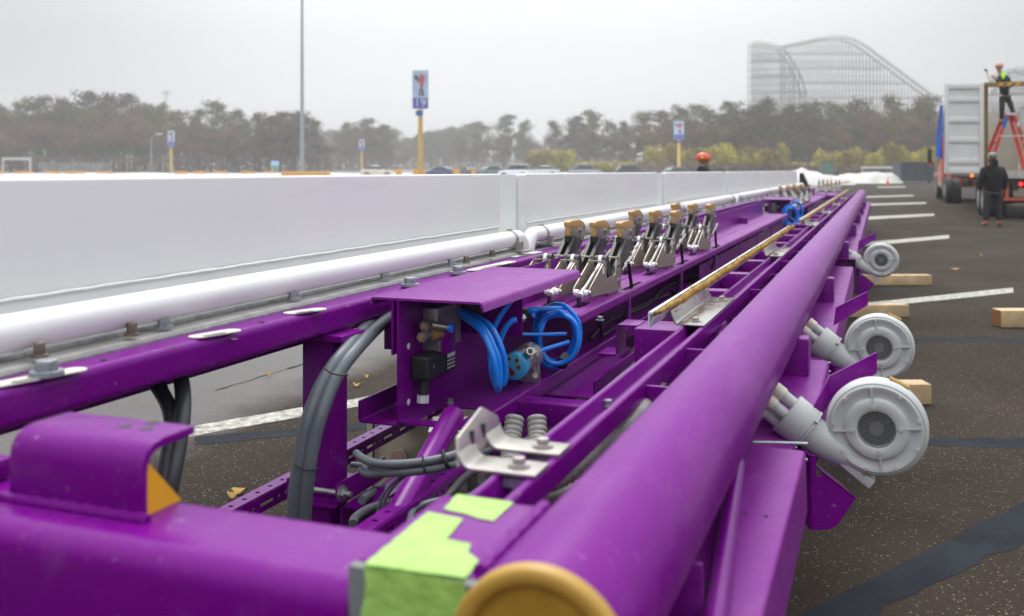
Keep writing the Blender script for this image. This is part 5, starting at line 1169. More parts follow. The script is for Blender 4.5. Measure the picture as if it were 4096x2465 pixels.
# ================================================================ cars
def car_mats(c, nm): return mat(nm, c, .25, coat=.6)
M['glass'] = mat('dark_car_glass', (.03,.04,.05), .08); M['tyre'] = mat('tyre_rubber', (.02,.02,.02), .8); M['taillight'] = mat('red_tail_lamp', (.5,.02,.02), .3)
def car(px, d, yaw, col, lab, suv=False):
    r_ = thing('parked_car', lab, 'car', G(px,d), rz=ANG+yaw, group='cars parked on the far lot', local=True); H = 1.68 if suv else 1.46
    def loft(secs, name, m_):
        mb = MB(); rs = []
        for x, hw, z0, z1, tw in secs:
            o = len(mb.v); mb.v += [Vector(v) for v in ((x,-hw*.96,z0),(x,-hw,z0+(z1-z0)*.35),(x,-hw*.97,z0+(z1-z0)*.75),(x,-tw,z1),(x,tw,z1),(x,hw*.97,z0+(z1-z0)*.75),(x,hw,z0+(z1-z0)*.35),(x,hw*.96,z0))]; rs.append(o)
        mb.loft(rs, 8); return obj(name, mb, m_, r_, smooth=35, bevel=.015)
    bm_ = car_mats(col, 'car_paint')
    b_ = loft([(-2.25,.72,.35,.70,.55),(-2.18,.82,.25,.92,.74),(-1.5,.88,.22,.98,.80),(-.2,.90,.20,.98,.82),(1.0,.89,.20,.95,.80),(1.75,.86,.22,.85,.74),(2.2,.78,.28,.70,.60),(2.28,.66,.34,.62,.50)], 'body', bm_)
    cb_ = [(-1.98 if suv else -1.75,.78,.93,.99,.70),(-1.55 if suv else -1.0,.77,.93,H-.04,.60),(-.2,.77,.93,H-.02,.60),(.35,.77,.92,H-.06,.58),(1.15,.76,.90,.94,.68)]
    loft(cb_, 'cabin_glass', M['glass']); loft([(x,.615,H-.05,H+.015,.54) for x in ((-1.5 if suv else -.95),-.5,0,.30)], 'roof', bm_)
    for y in (-.74,.74):
        obj('pillar', MB().bar((-.25,y,.95),(-.25,y*.80,H-.03),.07,.05), bm_, r_)
        for x in (-1.35,1.35):
            w_ = obj('wheel', MB().cyl((x,y*1.02,.32),(x,y*1.02+.2*(1 if y>0 else -1),.32),.32,n=20), M['tyre'], r_); obj('rim', MB().cyl((x,y*1.02+.201*(1 if y>0 else -1),.32),(x,y*1.02+.21*(1 if y>0 else -1),.32),.20,n=14), M['ss'], w_)
        obj('tail_lamp', MB().box(-2.27,-2.20,y*.85-.12,y*.85+.12,.66,.80), M['taillight'], r_)
        obj('headlight', MB().box(2.17,2.25,y*.75-.12,y*.75+.12,.55,.66), M['whitepl'], r_)
    return r_
for a in ((908,132,.10,(.66,.60,.48),'cream sedan parked left of the big sign'),(1063,124,2.6,(.03,.05,.16),'dark blue car right of the big sign'),(1127,128,2.0,(.05,.04,.05),'dark car with red tail lamps right of the blue one'),(1188,126,.5,(.10,.17,.15),'grey green car left of the white one'),
          (1243,124,2.7,(.75,.78,.82),'white car in the middle of the row'),(1308,130,3.0,(.62,.68,.66),'pale greenish white car right of the white one'),(1410,126,.6,(.36,.38,.42),'silver car with dark windows right of the post between wall panels'),
          (1523,122,.15,(.03,.035,.04),'black car near the right end of the row'),(1632,130,.3,(.06,.10,.11),'dark car at the foot of the right sign')):
    car(*a, suv=a[0] in (1410,1523,1243))

# ================================================================ skip, cone, cabinet beyond the track
M['skip'] = mat('skip_green_paint', (.045,.070,.080), .6, var=.25, vscale=1.2)
q = G(2206, 104); dm = thing('rubbish_skip', 'dark grey green rubbish skip left of the truck', 'skip', q)
obj('skip_body', MB().poly([q+ex*a+ey*b_+Vector((0,0,.25)) for a, b_ in ((-1.62,0),(1.9,0),(1.9,2.2),(-1.62,2.2))], (0,0,1.95)), M['skip'], dm)
for k in range(9): a = -1.6+3.4*k/8; obj('skip_rib', rect(MB(), q, a-.05, a+.05, .28, 2.12, -.09, -.001), M['skip'], dm)
obj('skip_rim', rect(MB(), q, -1.72, 1.98, 2.12, 2.26, -.11, -.0), M['skip'], dm)
obj('skip_inside', rect(MB(), q, -1.5, 1.8, 2.201, 2.21, .1, 2.1), M['timberend'], dm)
for a in (-1.35,1.5): obj('skip_wheel', MB().cyl(q+ex*a+ey*.1+Vector((0,0,.13)), q+ex*a+ey*.3+Vector((0,0,.13)), .13, n=12), M['tyre'], dm)
obj('yellow_mark', rect(MB(), q, .85, 1.1, .55, .75, -.004, -.002), M['leafy'], dm)
q = Pz(2138, 445, 0); cn_ = thing('traffic_cone', 'small orange traffic cone before the snow bank', 'cone', q); M['cone'] = mat('cone_orange', (.85,.12,.03), .5)
obj('cone_body', MB().lathe(q, (0,0,1), [(.03,.16),(.70,.03),(.72,.025)], n=20), M['cone'], cn_); obj('cone_base', rect(MB(), q, -.2,.2,.0,.03,-.2,.2), M['cone'], cn_); obj('cone_band', MB().lathe(q, (0,0,1), [(.38,.102),(.50,.078)], n=20, cap0=False, cap1=False), M['signwhite'], cn_)
q = G(1993, 128); ub = thing('utility_cabinet', 'small green cabinet standing behind the snow bank', 'cabinet', q); M['ugreen'] = mat('cabinet_green', (.10,.20,.16), .6)
obj('cabinet_body', rect(MB(), q, -.75, .75, .2, 2.35, 0, 1.0), M['ugreen'], ub, bevel=.04); obj('cabinet_lid', rect(MB(), q, -.82, .82, 2.352, 2.45, -.06, 1.06), M['ugreen'], ub); obj('cabinet_plinth', rect(MB(), q, -.8, .8, 0, .198, -.04, 1.04), M['whitepl'], ub)
q = G(2120, 130); single('guard_rail', MB().bar(q-ex*2.6+Vector((0,0,1.75)), q+ex*2.8+Vector((0,0,1.75)), .12, .3).bar(q-ex*2.4, q-ex*2.4+Vector((0,0,1.7)), .12).bar(q+ex*2.4, q+ex*2.4+Vector((0,0,1.7)), .12), M['whitepl'], 'low pale rail behind the snow bank left of the skip', 'rail')

# ================================================================ truck with open container
x0, y0 = W(2371, HY, 28.5).x, W(2371, HY, 28.5).y
M['cont'] = mat('container_white_paint', (.74,.74,.72), .5, var=.06, vscale=1.5, rvar=.08); M['contin'] = mat('container_inside_paint', (.44,.43,.40), .6, var=.12, vscale=1.0)
M['rusty'] = mat('rusty_frame_paint', (.16,.09,.04), .7, col2=(.40,.26,.06), vscale=3); M['redpaint'] = mat('faded_red_paint', (.55,.10,.05), .4, coat=.3, var=.15, vscale=2); M['chassis'] = mat('black_chassis', (.02,.02,.022), .5)
M['lampred'] = mat('lit_red_lamp', (.8,.02,.02), .3, emit=((1,.02,.02),3.0)); M['lampor'] = mat('lit_amber_lamp', (.8,.2,.02), .3, emit=((1,.18,.02),2.0))
ct = thing('shipping_container', 'white open topped shipping container on the truck, its ribbed door swung open to the left', 'container', (x0,y0,1.15))
LZ, HZ, CW, CL = 1.22, 3.96, 2.44, 12.2
for nm, a, b_ in (('corner_post',x0,x0+.10),('corner_post',x0+CW-.10,x0+CW)): obj(nm, MB().box(a,b_,y0,y0+.12,LZ+.17,HZ-.13), M['rusty'], ct, bevel=.01)
hb = obj('header_bar', MB().box(x0,x0+CW,y0-.02,y0+.10,HZ-.128,HZ), M['rusty'], ct, bevel=.01)
mb = MB()
for k in range(9):
    a = x0+.35+.22*k; mb.poly([(a,y0-.022,HZ-.115),(a+.10,y0-.022,HZ-.115),(a+.16,y0-.022,HZ-.02),(a+.06,y0-.022,HZ-.02)], (0,-.003,0))
obj('hazard_stripes', mb, M['yellow'], hb)
def corr(xa, nm, inner):
    mb = MB(); n_ = 44; pr = []
    for k in range(n_+1):
        y = y0+.13+(CL-.2)*k/n_; o = .03 if (k//1) % 2 else 0; pr.append((xa+o, y))
    for z in (LZ+.17, HZ-.12):
        for x_, y_ in pr: mb.v.append(Vector((x_,y_,z)))
    for k in range(n_): mb.f.append((k,k+1,k+n_+2,k+n_+1))
    return obj(nm, mb, M['contin'], ct, smooth=0)
corr(x0+.02, 'side_wall', 1); corr(x0+CW-.06, 'side_wall', 1)
obj('top_rail', MB().box(x0,x0+.08,y0+.121,y0+CL,HZ-.12,HZ-.002), M['rusty'], ct); obj('top_rail', MB().box(x0+CW-.08,x0+CW,y0+.121,y0+CL,HZ-.12,HZ-.002), M['contin'], ct)
obj('front_wall', MB().box(x0+.10,x0+CW-.10,y0+CL-.1,y0+CL,LZ+.17,HZ-.25), M['contin'], ct)
obj('floor', MB().box(x0+.02,x0+CW-.02,y0+.01,y0+CL,LZ+.10,LZ+.17), M['timber'], ct); obj('rear_sill', MB().box(x0,x0+CW,y0-.03,y0+.0,LZ-.06,LZ+.14), M['stripm'], ct); obj('bottom_rail', MB().box(x0,x0+.1,y0+.1,y0+CL,LZ-.05,LZ+.099), M['chassis'], ct)
# the open door leaf faces the camera: ribbed inside face
e3 = Vector((-CA*.995-.0, -SA*.995, 0)); e3 = Vector((-math.cos(ANG), -math.sin(ANG), 0)); hp = Vector((x0-.02, y0-.02, 0)); en = Vector((SA,-CA,0))
def dbox(a0,a1,z0,z1,t0,t1): return MB().obox(hp + e3*(a0+a1)/2 + en*(t0+t1)/2 + Vector((0,0,(z0+z1)/2)), e3*(a1-a0)/2, en*(t1-t0)/2, (0,0,(z1-z0)/2))
dr = obj('door', dbox(.03,1.16,LZ+.08,HZ-.03,0,.03), M['cont'], ct)
for a0, a1 in ((.03,.16),(1.06,1.16)): obj('door_stile', dbox(a0,a1,LZ+.08,HZ-.03,.031,.075), M['cont'], dr, bevel=.008)
zz = [LZ+.08, LZ+.36, LZ+.98, LZ+1.56, LZ+2.16, HZ-.20]
for z in zz: obj('door_rib', dbox(.161,1.059,z,z+.15,.031,.07), M['cont'], dr, bevel=.02)
obj('door_gasket', dbox(0,.029,LZ+.06,HZ-.02,-.02,.06), M['rusty'], dr)
for a in (.4,.8): obj('lock_rod', MB().cyl(hp+e3*a-en*.03+Vector((0,0,LZ+.1)), hp+e3*a-en*.03+Vector((0,0,HZ-.05)), .018, n=10), M['galv'], dr)
# trailer
tl = thing('flatbed_trailer', 'black trailer chassis with twin axles under the white container', 'trailer', (x0,y0,0))
for a in (x0+.75, x0+1.55): obj('chassis_beam', MB().box(a,a+.14,y0+.05,y0+12.4,.80,1.10), M['chassis'], tl)
for k in range(9): obj('cross_member', MB().box(x0+.02,x0+2.42,y0+.15+1.48*k,y0+.25+1.48*k,1.101,1.155), M['chassis'], tl)
def wheel(par, x, y, r=.50, w=.28, side=-1):
    o = obj('wheel', MB().lathe((x,y,r),(1,0,0),[(-w/2,r*.55),(-w/2,r*.92),(-w/2+.04,r),(w/2-.04,r),(w/2,r*.92),(w/2,r*.55)], n=32, cap0=True, cap1=True), M['tyre'], par, smooth=50)
    obj('rim', MB().lathe((x+side*w/2,y,r),(side,0,0),[(.0,r*.56),(.006,r*.52),(-.05+.057,r*.2)], n=24, cap0=False), M['greyprimer'] if False else M['galv'], o); return o
for y in (y0+.85, y0+2.1):
    for x in (x0+.15, x0+.47, x0+1.97, x0+2.29): wheel(tl, x, y)
    obj('axle', MB().cyl((x0+.6,y,.5),(x0+1.84,y,.5),.07,n=12), M['chassis'], tl)
obj('rear_bumper', MB().box(x0+.5,x0+1.95,y0-.02,y0+.06,.52,.60), M['redpaint'], tl)
for a in (x0+.55,x0+1.85): obj('bumper_leg', MB().box(a,a+.08,y0,y0+.06,.60,1.10), M['redpaint'], tl)
for x, z, m_ in ((x0+.35,1.02,'lampred'),(x0+.95,1.0,'lampred'),(x0+.10,.95,'lampred')): obj('tail_lamp', MB().cyl((x,y0-.03,z),(x,y0-.001,z),.055,n=16), M[m_], tl)
p = W(2340,423,28.3); obj('side_lamp', MB().cyl(p-ey*.03,p,.045,n=14), M['lampor'], tl)
obj('mud_flap', MB().box(x0+.02,x0+.62,y0+3.0,y0+3.02,.25,1.0), M['rubber'], tl)
# tractor
tx = x0-.28; ty = y0+13.4
tk = thing('truck_tractor', 'red truck tractor mostly hidden behind the container door', 'truck', (tx,ty,0))
for y in (ty+.2, ty+1.55):
    for x in (tx+.16, tx+.48, tx+2.1, tx+2.42): wheel(tk, x, y, .52)
obj('chassis_beam', MB().box(tx+.85,tx+1.05,ty-.3,ty+8.8,.75,1.0), M['chassis'], tk); obj('chassis_beam', MB().box(tx+1.65,tx+1.85,ty-.3,ty+8.8,.75,1.0), M['chassis'], tk)
wheel(tk, tx+.2, ty+7.4, .52, .32); wheel(tk, tx+2.4, ty+7.4, .52, .32)
obj('cab', MB().poly([(tx+.02,ty+2.4,.65),(tx+.02,ty+6.2,.65),(tx+.02,ty+6.2,2.0),(tx+.02,ty+5.7,2.85),(tx+.02,ty+2.4,3.0)], (2.5,0,0)), M['redpaint'], tk, bevel=.06)
obj('bonnet', MB().box(tx+.25,tx+2.3,ty+6.21,ty+8.6,.75,1.85), M['redpaint'], tk, bevel=.10); obj('fender', MB().box(tx-.02,tx+.5,ty+6.7,ty+8.1,1.0,1.25), M['redpaint'], tk, bevel=.08)
obj('side_window', MB().box(tx+.0,tx+.02-.001,ty+4.5,ty+5.5,1.75,2.45), M['glass'], tk); obj('side_tank', MB().cyl((tx+.3,ty+3.0,.75),(tx+.3,ty+5.0,.75),.30,n=20), M['ss'], tk)
obj('exhaust_stack', MB().cyl((tx+.3,ty+2.2,1.0),(tx+.3,ty+2.2,3.6),.09,n=14), M['ss'], tk)
mr_ = obj('mirror', MB().box(tx-.42,tx-.22,ty+6.1,ty+6.2,1.75,2.45), M['chassis'], tk, bevel=.03); obj('mirror_arm', MB().bar((tx+.05,ty+6.0,2.3),(tx-.3,ty+6.15,2.3),.04), M['chassis'], mr_); obj('mirror_back', MB().box(tx-.40,tx-.24,ty+6.06,ty+6.099,1.62,1.76), M['redpaint'], mr_)
# blue tarpaulin hanging at the door edge
mb = MB(); nu, nv = 8, 16; M['tarp'] = mat('blue_tarpaulin', (.03,.14,.62), .4)
for j in range(nv+1):
    v = j/nv; wl = .10+.16*v*(1.3-.3*v)
    for i in range(nu+1):
        u = i/nu; mb.v.append(hp + e3*(1.185+wl*(1-u)*.75) - en*(.02+.05*math.sin(u*7+v*2)) + Vector((0,0,3.30-1.52*v-.06*u*v)))
for j in range(nv):
    for i in range(nu): a=j*(nu+1)+i; mb.f.append((a,a+1,a+nu+2,a+nu+1))
single('blue_tarpaulin', mb, M['tarp'], 'bright blue tarpaulin hanging down beside the open container door', 'tarpaulin', smooth=60)

# ================================================================ people
M['skin'] = mat('skin', (.50,.28,.20), .55); M['skindark'] = mat('darker_skin', (.28,.15,.10), .55)
M['navy'] = mat('navy_sweatshirt', (.014,.018,.032), .85); M['charcoal'] = mat('charcoal_hoodie', (.009,.011,.014), .95); M['denim'] = mat('dark_denim', (.020,.023,.032), .9); M['olive'] = mat('olive_trousers', (.045,.048,.035), .9)
M['boot'] = mat('tan_leather_boot', (.35,.13,.045), .7); M['hiviz'] = mat('lime_hood', (.42,.85,.04), .6); M['redhat'] = mat('red_helmet', (.72,.03,.02), .3, coat=.4); M['yelref'] = mat('yellow_reflector', (.90,.78,.02), .4); M['greyhat'] = mat('patterned_helmet', (.30,.30,.30), .4, col2=(.02,.02,.025), vscale=16)
def skin_mesh(name, V, E, Rr, m_, par, root=0, sub=2):
    me = bpy.data.meshes.new(name); me.from_pydata([tuple(v) for v in V], E, []); me.materials.append(m_); o = bpy.data.objects.new(name, me); COL.objects.link(o); o.parent = par; ORG[o.name] = Vector((0,0,0))
    sk = o.modifiers.new('skin','SKIN'); sk.use_smooth_shade = True
    for i, r in enumerate(Rr): sv = me.skin_vertices[0].data[i]; sv.radius = r if isinstance(r, tuple) else (r,r); sv.use_root = (i == root)
    ss = o.modifiers.new('sub','SUBSURF'); ss.levels = ss.render_levels = sub; return o
def chain(V, E, Rr, pts, start=None):
    prev = start
    for p, r in pts:
        V.append(Vector(p)); Rr.append(r)
        if prev is not None: E.append((prev, len(V)-1))
        prev = len(V)-1
    return prev
def hand(V, E, Rr, wrist, fwd, side, start):
    """palm, four fingers and a thumb leaving the side"""
    f, s_ = Vector(fwd).normalized(), Vector(side).normalized(); w = Vector(wrist); dn = f.cross(s_)
    pm = chain(V, E, Rr, [(w+f*.05,(.038,.016))], start); pk = chain(V, E, Rr, [(w+f*.085,(.038,.014))], pm)
    for k, l_ in enumerate((.07,.08,.075,.058)): b_ = w+f*.095+s_*(.030-.02*k); chain(V, E, Rr, [(b_,.009),(b_+f*l_*.5+dn*.012,.0085),(b_+f*l_*.8+dn*.034,.0075)], pk)
    chain(V, E, Rr, [(w+f*.045+s_*.040,.011),(w+f*.075+s_*.062+dn*.01,.010),(w+f*.10+s_*.066+dn*.02,.009)], pm)
def head(par, c, fw, m_, hair=None):
    """face looking along fw"""
    f = Vector(fw).normalized(); s_ = Vector((f.y,-f.x,0)).normalized(); u = s_.cross(f)
    if u.z < 0: u = -u
    c = Vector(c); mb = MB(); n = 20; rs = []
    prof = [(-.125,.030,.030,.035),(-.115,.050,.048,.028),(-.09,.062,.066,.018),(-.05,.068,.080,.008),(-.01,.073,.090,.0),(.03,.076,.097,-.004),(.07,.073,.093,-.008),(.10,.058,.074,-.010),(.118,.030,.040,-.010)]
    for z, rx_, ry_, off in prof:
        o = len(mb.v)
        for k in range(n): a = 2*math.pi*k/n; mb.v.append(c + s_*rx_*math.cos(a) + f*(ry_*math.sin(a)+off) + u*z)
        rs.append(o)
    mb.loft(rs, n); hd = obj('head', mb, m_, par, smooth=80)
    obj('nose', MB().loft([], 0, False, False) if False else MB().cyl(c+f*.082+u*.012, c+f*.112-u*.026, .010, .017, n=8), m_, hd)
    for k in (-1,1):
        obj('eye', MB().lathe(c+f*.083+s_*.031*k+u*.012, f, [(0,.012),(.004,.009),(.006,.004)], n=12), M['signwhite'], hd); obj('pupil', MB().cyl(c+f*.0885+s_*.031*k+u*.012, c+f*.0905+s_*.031*k+u*.012, .005, n=10), M['chassis'], hd)
        obj('ear', MB().lathe(c+s_*.072*k-f*.008-u*.008, s_*k, [(0,.026),(.012,.030),(.016,.018)], n=12), m_, hd)
    obj('mouth', MB().bar(c+f*.094-s_*.022-u*.055, c+f*.094+s_*.022-u*.055, .006, .008), M['redhat'] if False else M['skindark'], hd)
    if hair: obj('hair', MB().loft([], 0, False, False) if False else MB().lathe(c-f*.02+u*.02, u, [(-.02,.088),(.03,.092),(.075,.082),(.105,.05),(.115,.01)], n=20), hair, hd)
    return hd, f, s_, u
def helmet(par, c, f, s_, u, m_, nm='safety_helmet', brim=True, band=None):
    mb = MB(); n = 28; rs = []
    for z, r in ((.028,.122),(.035,.124),(.08,.117),(.115,.098),(.14,.066),(.150,.02)):
        o = len(mb.v)
        for k in range(n): a = 2*math.pi*k/n; mb.v.append(Vector(c)+s_*r*.92*math.cos(a)+f*(r*1.12*math.sin(a)-.008)+u*z)
        rs.append(o)
    mb.loft(rs, n); h = obj(nm, mb, m_, par, smooth=60)
    mb = MB(); rs = []
    for z, r, fr_ in ((.020,.128,.020),(.028,.130,.022),(.034,.118,.0)):
        o = len(mb.v)
        for k in range(n): a = 2*math.pi*k/n; mb.v.append(Vector(c)+s_*r*.96*math.cos(a)+f*((r*1.12+fr_*(math.sin(a) > 0))*math.sin(a)-.008)+u*z)
        rs.append(o)
    mb.loft(rs, n); obj('brim', mb, m_, h, smooth=60)
    if band:
        for k in (-1,1): obj('reflector', MB().obox(Vector(c)+f*.082+s_*.068*k+u*.068, s_*.032+f*-.026*k, u*.020, (f+s_*.8*k).normalized()*.004), band, h)
        for k in (-1,1): obj('reflector', MB().obox(Vector(c)-f*.012+s_*.113*k+u*.064, f*.034, u*.018, s_*.004), band, h)
    return h
# --- man in the red helmet behind the wall, facing right
c = W(1694, 386, 18.8); b0 = Vector((c.x, c.y, 0))
pr = thing('person', 'man in a red helmet with yellow reflectors looking right from behind the white wall', 'person', b0, local=True); hc = Vector((0,0,c.z))
fw = ex*.93 - ey*.30
hd, f, s_, u = head(pr, hc, fw, M['skindark']); helmet(pr, hc-u*.005, f, s_, u, M['redhat'], band=M['yelref'])
V, E, Rr = [], [], []
pel = chain(V, E, Rr, [((0,0,.95),(.16,.12))]); ne = chain(V, E, Rr, [((0,0,1.15),(.15,.11)),((0,0,1.38),(.17,.12)),((0,0,1.50),(.07,.07)),(hc-u*.06,(.055,.055))], pel)
for k in (-1,1):
    e_ = chain(V, E, Rr, [(s_*.10*k+Vector((0,0,.90)),.085),(s_*.11*k+Vector((0,0,.50)),.065),(s_*.11*k+Vector((0,0,.09)),.045),(s_*.11*k+f*.13+Vector((0,0,.05)),(.045,.035))], pel)
    a_ = chain(V, E, Rr, [(s_*.19*k+Vector((0,0,1.43)),.055),(s_*.25*k+Vector((0,0,1.15)),.045),(s_*.22*k+f*.15+Vector((0,0,.95)),.032)], 2); hand(V, E, Rr, V[a_], f, s_*-k, a_)
skin_mesh('body', V, E, Rr, M['skindark'], pr)
V, E, Rr = [], [], []
pel = chain(V, E, Rr, [((0,0,.92),(.18,.14))]); chain(V, E, Rr, [((0,0,1.15),(.17,.13)),((0,0,1.38),(.19,.14)),((0,0,1.47),(.11,.10))], pel)
for k in (-1,1): chain(V, E, Rr, [(s_*.20*k+Vector((0,0,1.43)),.07),(s_*.25*k+Vector((0,0,1.15)),.06),(s_*.225*k+f*.12+Vector((0,0,.98)),.048)], 2)
skin_mesh('jacket', V, E, Rr, M['navy'], pr)
V, E, Rr = [], [], []
pel = chain(V, E, Rr, [((0,0,.93),(.17,.13))])
for k in (-1,1): chain(V, E, Rr, [(s_*.10*k+Vector((0,0,.85)),.095),(s_*.11*k+Vector((0,0,.50)),.078),(s_*.11*k+Vector((0,0,.12)),.065)], pel)
skin_mesh('trousers', V, E, Rr, M['denim'], pr)
# --- man standing with his back to the camera
g0 = Pz(2391, 545, 0); st = thing('person', 'man in a dark hoodie and jeans with his back to the camera before the truck', 'person', g0, local=True)
f = (ey*.99+ex*.05).normalized(); s_ = ex.copy(); u = Vector((0,0,1))
def SP(a, b, z): return s_*a + f*b + Vector((0,0,z))
V, E, Rr = [], [], []
pel = chain(V, E, Rr, [(SP(0,0,.92),(.14,.10))]); nk = chain(V, E, Rr, [(SP(0,0,1.12),(.13,.09)),(SP(0,0,1.38),(.15,.10)),(SP(0,.01,1.50),(.06,.06)),(SP(0,.02,1.60),(.055,.055))], pel)
for k in (-1,1):
    chain(V, E, Rr, [(SP(.10*k,0,.85),.08),(SP(.14*k,.01,.48),.055),(SP(.17*k,0,.10),.04),(SP(.18*k,.12,.04),(.04,.03))], pel)
    a_ = chain(V, E, Rr, [(SP(.19*k,0,1.42),.05),(SP(.27*k,-.02,1.14),.04),(SP(.27*k,.06,.90),.028)], 2); hand(V, E, Rr, V[a_], SP(0,.15,-1), SP(0,1,0), a_)
skin_mesh('body', V, E, Rr, M['skindark'], st)
hd, f2, s2, u2 = head(st, SP(0,.03,1.69), f, M['skindark']); helmet(st, SP(0,.02,1.70), f2, s2, u2, M['greyhat'])
V, E, Rr = [], [], []
pel = chain(V, E, Rr, [(SP(0,0,.78),(.225,.17))]); chain(V, E, Rr, [(SP(0,0,1.10),(.23,.17)),(SP(0,-.01,1.36),(.225,.155)),(SP(0,-.02,1.50),(.13,.12)),(SP(0,-.03,1.60),(.12,.11)),(SP(0,-.03,1.68),(.105,.10))], pel)
for k in (-1,1): chain(V, E, Rr, [(SP(.23*k,0,1.41),.095),(SP(.31*k,-.02,1.14),.085),(SP(.295*k,.05,.90),.065)], 2)
skin_mesh('hoodie', V, E, Rr, M['charcoal'], st)
V, E, Rr = [], [], []
pel = chain(V, E, Rr, [(SP(0,0,.90),(.16,.12))])
for k in (-1,1): chain(V, E, Rr, [(SP(.11*k,0,.80),.105),(SP(.145*k,.01,.48),.088),(SP(.175*k,0,.13),.078)], pel)
skin_mesh('jeans', V, E, Rr, M['denim'], st)
for k in (-1,1):
    V, E, Rr = [], [], []; chain(V, E, Rr, [(SP(.175*k,-.01,.15),.058),(SP(.178*k,-.01,.06),.055),(SP(.185*k,.10,.05),(.052,.045)),(SP(.19*k,.17,.04),(.045,.035))]); skin_mesh('boot', V, E, Rr, M['boot'], st)
# --- step ladder inside the container's rear and the man on it
M['fibre'] = mat('red_fibreglass', (.72,.045,.03), .4); dl = 29.1; fz = LZ+.17
ld = thing('step_ladder', 'red fibreglass step ladder standing in the open rear of the container', 'ladder', W(2420,410,dl)*1)
def LP(x, y, o=0): return W(x, y, dl) + ey*o
yb = HY+(CAMZ-fz)*FPX/dl
for o in (-.22,.22):
    obj('ladder_rail', MB().bar(LP(2421,276,o*.6), LP(2372,yb,o), .085,.05,up=tuple(ey)), M['fibre'], ld); obj('ladder_rail', MB().bar(LP(2436,276,o*.6), LP(2478,yb,o), .085,.05,up=tuple(ey)), M['fibre'], ld)
obj('blue_section', MB().bar(LP(2418.3,283,-.155), LP(2409,308,-.165), .092,.055,up=tuple(ey)), M['tarp'], ld)
for k in range(1,6): q = k/6; obj('ladder_step', MB().bar(LP(2421-49*q,276+(yb-276)*q,-.14-.07*q), LP(2421-49*q,276+(yb-276)*q,.14+.07*q), .09,.03), M['fibre'], ld)
obj('ladder_cap', MB().obox(LP(2428.5,275), ex*.17, ey*.16, (0,0,.035)), M['greyprimer'] if False else M['alu'], ld); obj('spreader_bar', MB().bar(LP(2398,328,-.2), LP(2456,328,-.2), .03), M['alu'], ld)
for k, (x_, y_) in enumerate(((2444,300),(2452,322),(2459,345))): obj('warning_label', MB().obox(LP(x_,y_,-.20), ex*.03-Vector((0,0,.035)), ey*.002, Vector((0,0,.06))+ex*.03), (M['label'],M['leafy'],M['label'])[k], ld)
mn = thing('person', 'man in navy top with lime green hood standing on the red step ladder', 'person', W(2424,300,dl), local=True); B0 = W(2424,300,dl)
def Q(x, y, o=0): return W(x, y, dl) + ey*o - B0
fw = (ex*-.62 - ey*.78)
V, E, Rr = [], [], []
pel = chain(V, E, Rr, [(Q(2420,229),(.09,.07))]); chain(V, E, Rr, [(Q(2419,214),(.09,.07)),(Q(2416,193),(.15,.11)),(Q(2409,180),(.06,.06)),(Q(2406,172,-.02),(.055,.055))], pel)
chain(V, E, Rr, [(Q(2414,236),.085),(Q(2410,262,-.08),.06),(Q(2412,291),.045),(Q(2406,297,-.08),(.04,.03))], pel)
chain(V, E, Rr, [(Q(2427,236),.085),(Q(2434,258,-.05),.06),(Q(2441,284),.045),(Q(2436,290,-.08),(.04,.03))], pel)
a_ = chain(V, E, Rr, [(Q(2404,187,-.10),.05),(Q(2394,200,-.22),.042),(Q(2384,191,-.34),.03)], 2); hand(V, E, Rr, V[a_], -ex+Vector((0,0,.4)), Vector((0,0,1)), a_)
a_ = chain(V, E, Rr, [(Q(2427,189),.05),(Q(2432,207,-.05),.042),(Q(2418,210,-.25),.03)], 2); hand(V, E, Rr, V[a_], -ex, Vector((0,0,1)), a_)
skin_mesh('body', V, E, Rr, M['skin'], mn)
hd, f, s_, u = head(mn, Q(2405,164,-.03), fw, M['skin']); helmet(mn, Q(2405,163.5,-.03), f, s_, u, mat('pale_red_cap', (.62,.30,.26), .6), nm='cap')
obj('safety_glasses', MB().obox(Q(2405,163.5,-.03)+f*.098+u*.014, s_*.068, f*.004, u*.018), M['greyhat'], hd)
V, E, Rr = [], [], []
pel = chain(V, E, Rr, [(Q(2420,236),(.17,.13))]); chain(V, E, Rr, [(Q(2419,212),(.165,.13)),(Q(2416,193),(.18,.135)),(Q(2411,183),(.10,.09))], pel)
chain(V, E, Rr, [(Q(2404,188,-.10),.075),(Q(2394,200,-.22),.062),(Q(2386,193,-.32),.045)], 2); chain(V, E, Rr, [(Q(2428,190),.075),(Q(2433,207,-.05),.062),(Q(2421,210,-.22),.048)], 2)
skin_mesh('sweatshirt', V, E, Rr, M['navy'], mn)
V, E, Rr = [], [], []
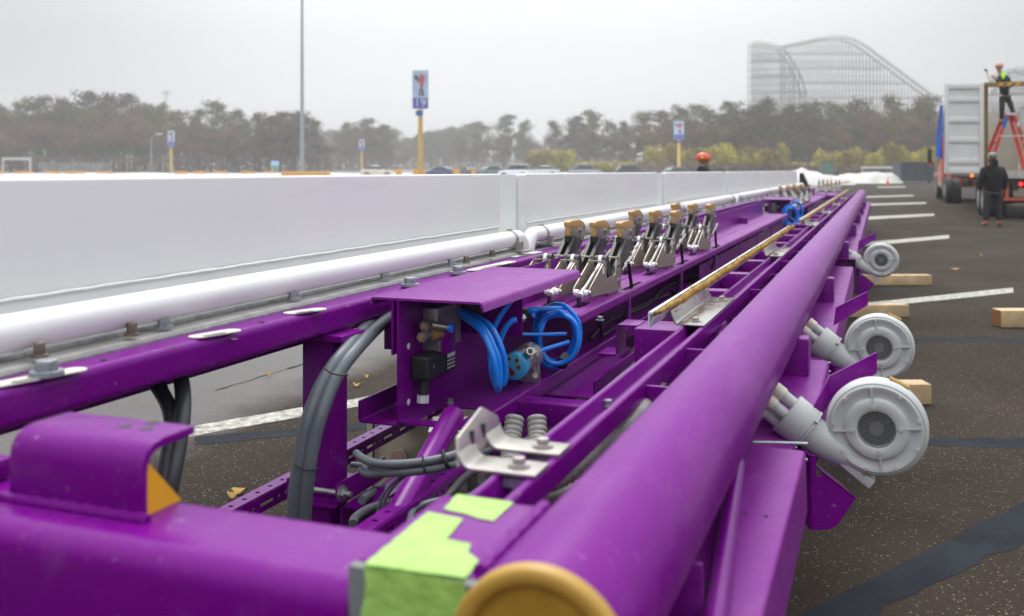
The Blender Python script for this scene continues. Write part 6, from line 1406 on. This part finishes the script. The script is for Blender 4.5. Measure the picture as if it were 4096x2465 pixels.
chain(V, E, Rr, [(Q(2416,174,.03),(.085,.06)),(Q(2414,180,-.03),(.10,.08)),(Q(2409,187,-.14),(.06,.045)),(Q(2408,193,-.17),(.035,.025))]); skin_mesh('lime_hood', V, E, Rr, M['hiviz'], mn)
V, E, Rr = [], [], []
pel = chain(V, E, Rr, [(Q(2420,223),(.15,.12))]); chain(V, E, Rr, [(Q(2414,238),.10),(Q(2410,262,-.08),.078),(Q(2412,289),.065)], pel); chain(V, E, Rr, [(Q(2427,238),.10),(Q(2434,258,-.05),.078),(Q(2441,281),.065)], pel)
skin_mesh('trousers', V, E, Rr, M['olive'], mn)
for x_, y_ in ((2411,296),(2440,290)): V, E, Rr = [], [], []; chain(V, E, Rr, [(Q(x_+1,y_-6),.05),(Q(x_,y_-1),.05),(Q(x_-5,y_+1,-.10),(.045,.035))]); skin_mesh('boot', V, E, Rr, M['chassis'], mn)
hm = thing('hammer', 'hammer held up by the man on the ladder at the container corner', 'hammer', W(2377,192,28.75)); obj('hammer_handle', MB().cyl(W(2382,193,28.75), W(2375,170,28.75), .014, n=8), M['timber'], hm); obj('hammer_head', MB().cyl(W(2372,168,28.70), W(2377,171,28.80), .03, n=10), M['chassis'], hm)

# ================================================================ haze
hz = MB().box(-720,720,-720,720,-1.0,64.0); ho = obj('haze', hz, None, smooth=0, org=Vector((0,0,0))) if False else None
me = bpy.data.meshes.new('haze'); me.from_pydata([tuple(v) for v in hz.v], [], hz.f); ho = bpy.data.objects.new('haze', me); COL.objects.link(ho); ho['kind'] = 'stuff'
hm_ = bpy.data.materials.new('haze'); hm_.use_nodes = True; t = hm_.node_tree
for n in list(t.nodes): t.nodes.remove(n)
o_ = t.nodes.new('ShaderNodeOutputMaterial'); pv = t.nodes.new('ShaderNodeVolumePrincipled'); pv.inputs['Density'].default_value = .00115; pv.inputs['Color'].default_value = (.985,.985,.985,1); pv.inputs['Anisotropy'].default_value = .7
t.links.new(pv.outputs[0], o_.inputs['Volume']); me.materials.append(hm_)
# unused prototypes go
for o in list(COL.objects):
    if o.parent is None and o.get('label') == 'x':
        for k in list(CH.get(o.name, [])): bpy.data.objects.remove(k)
        bpy.data.objects.remove(o)
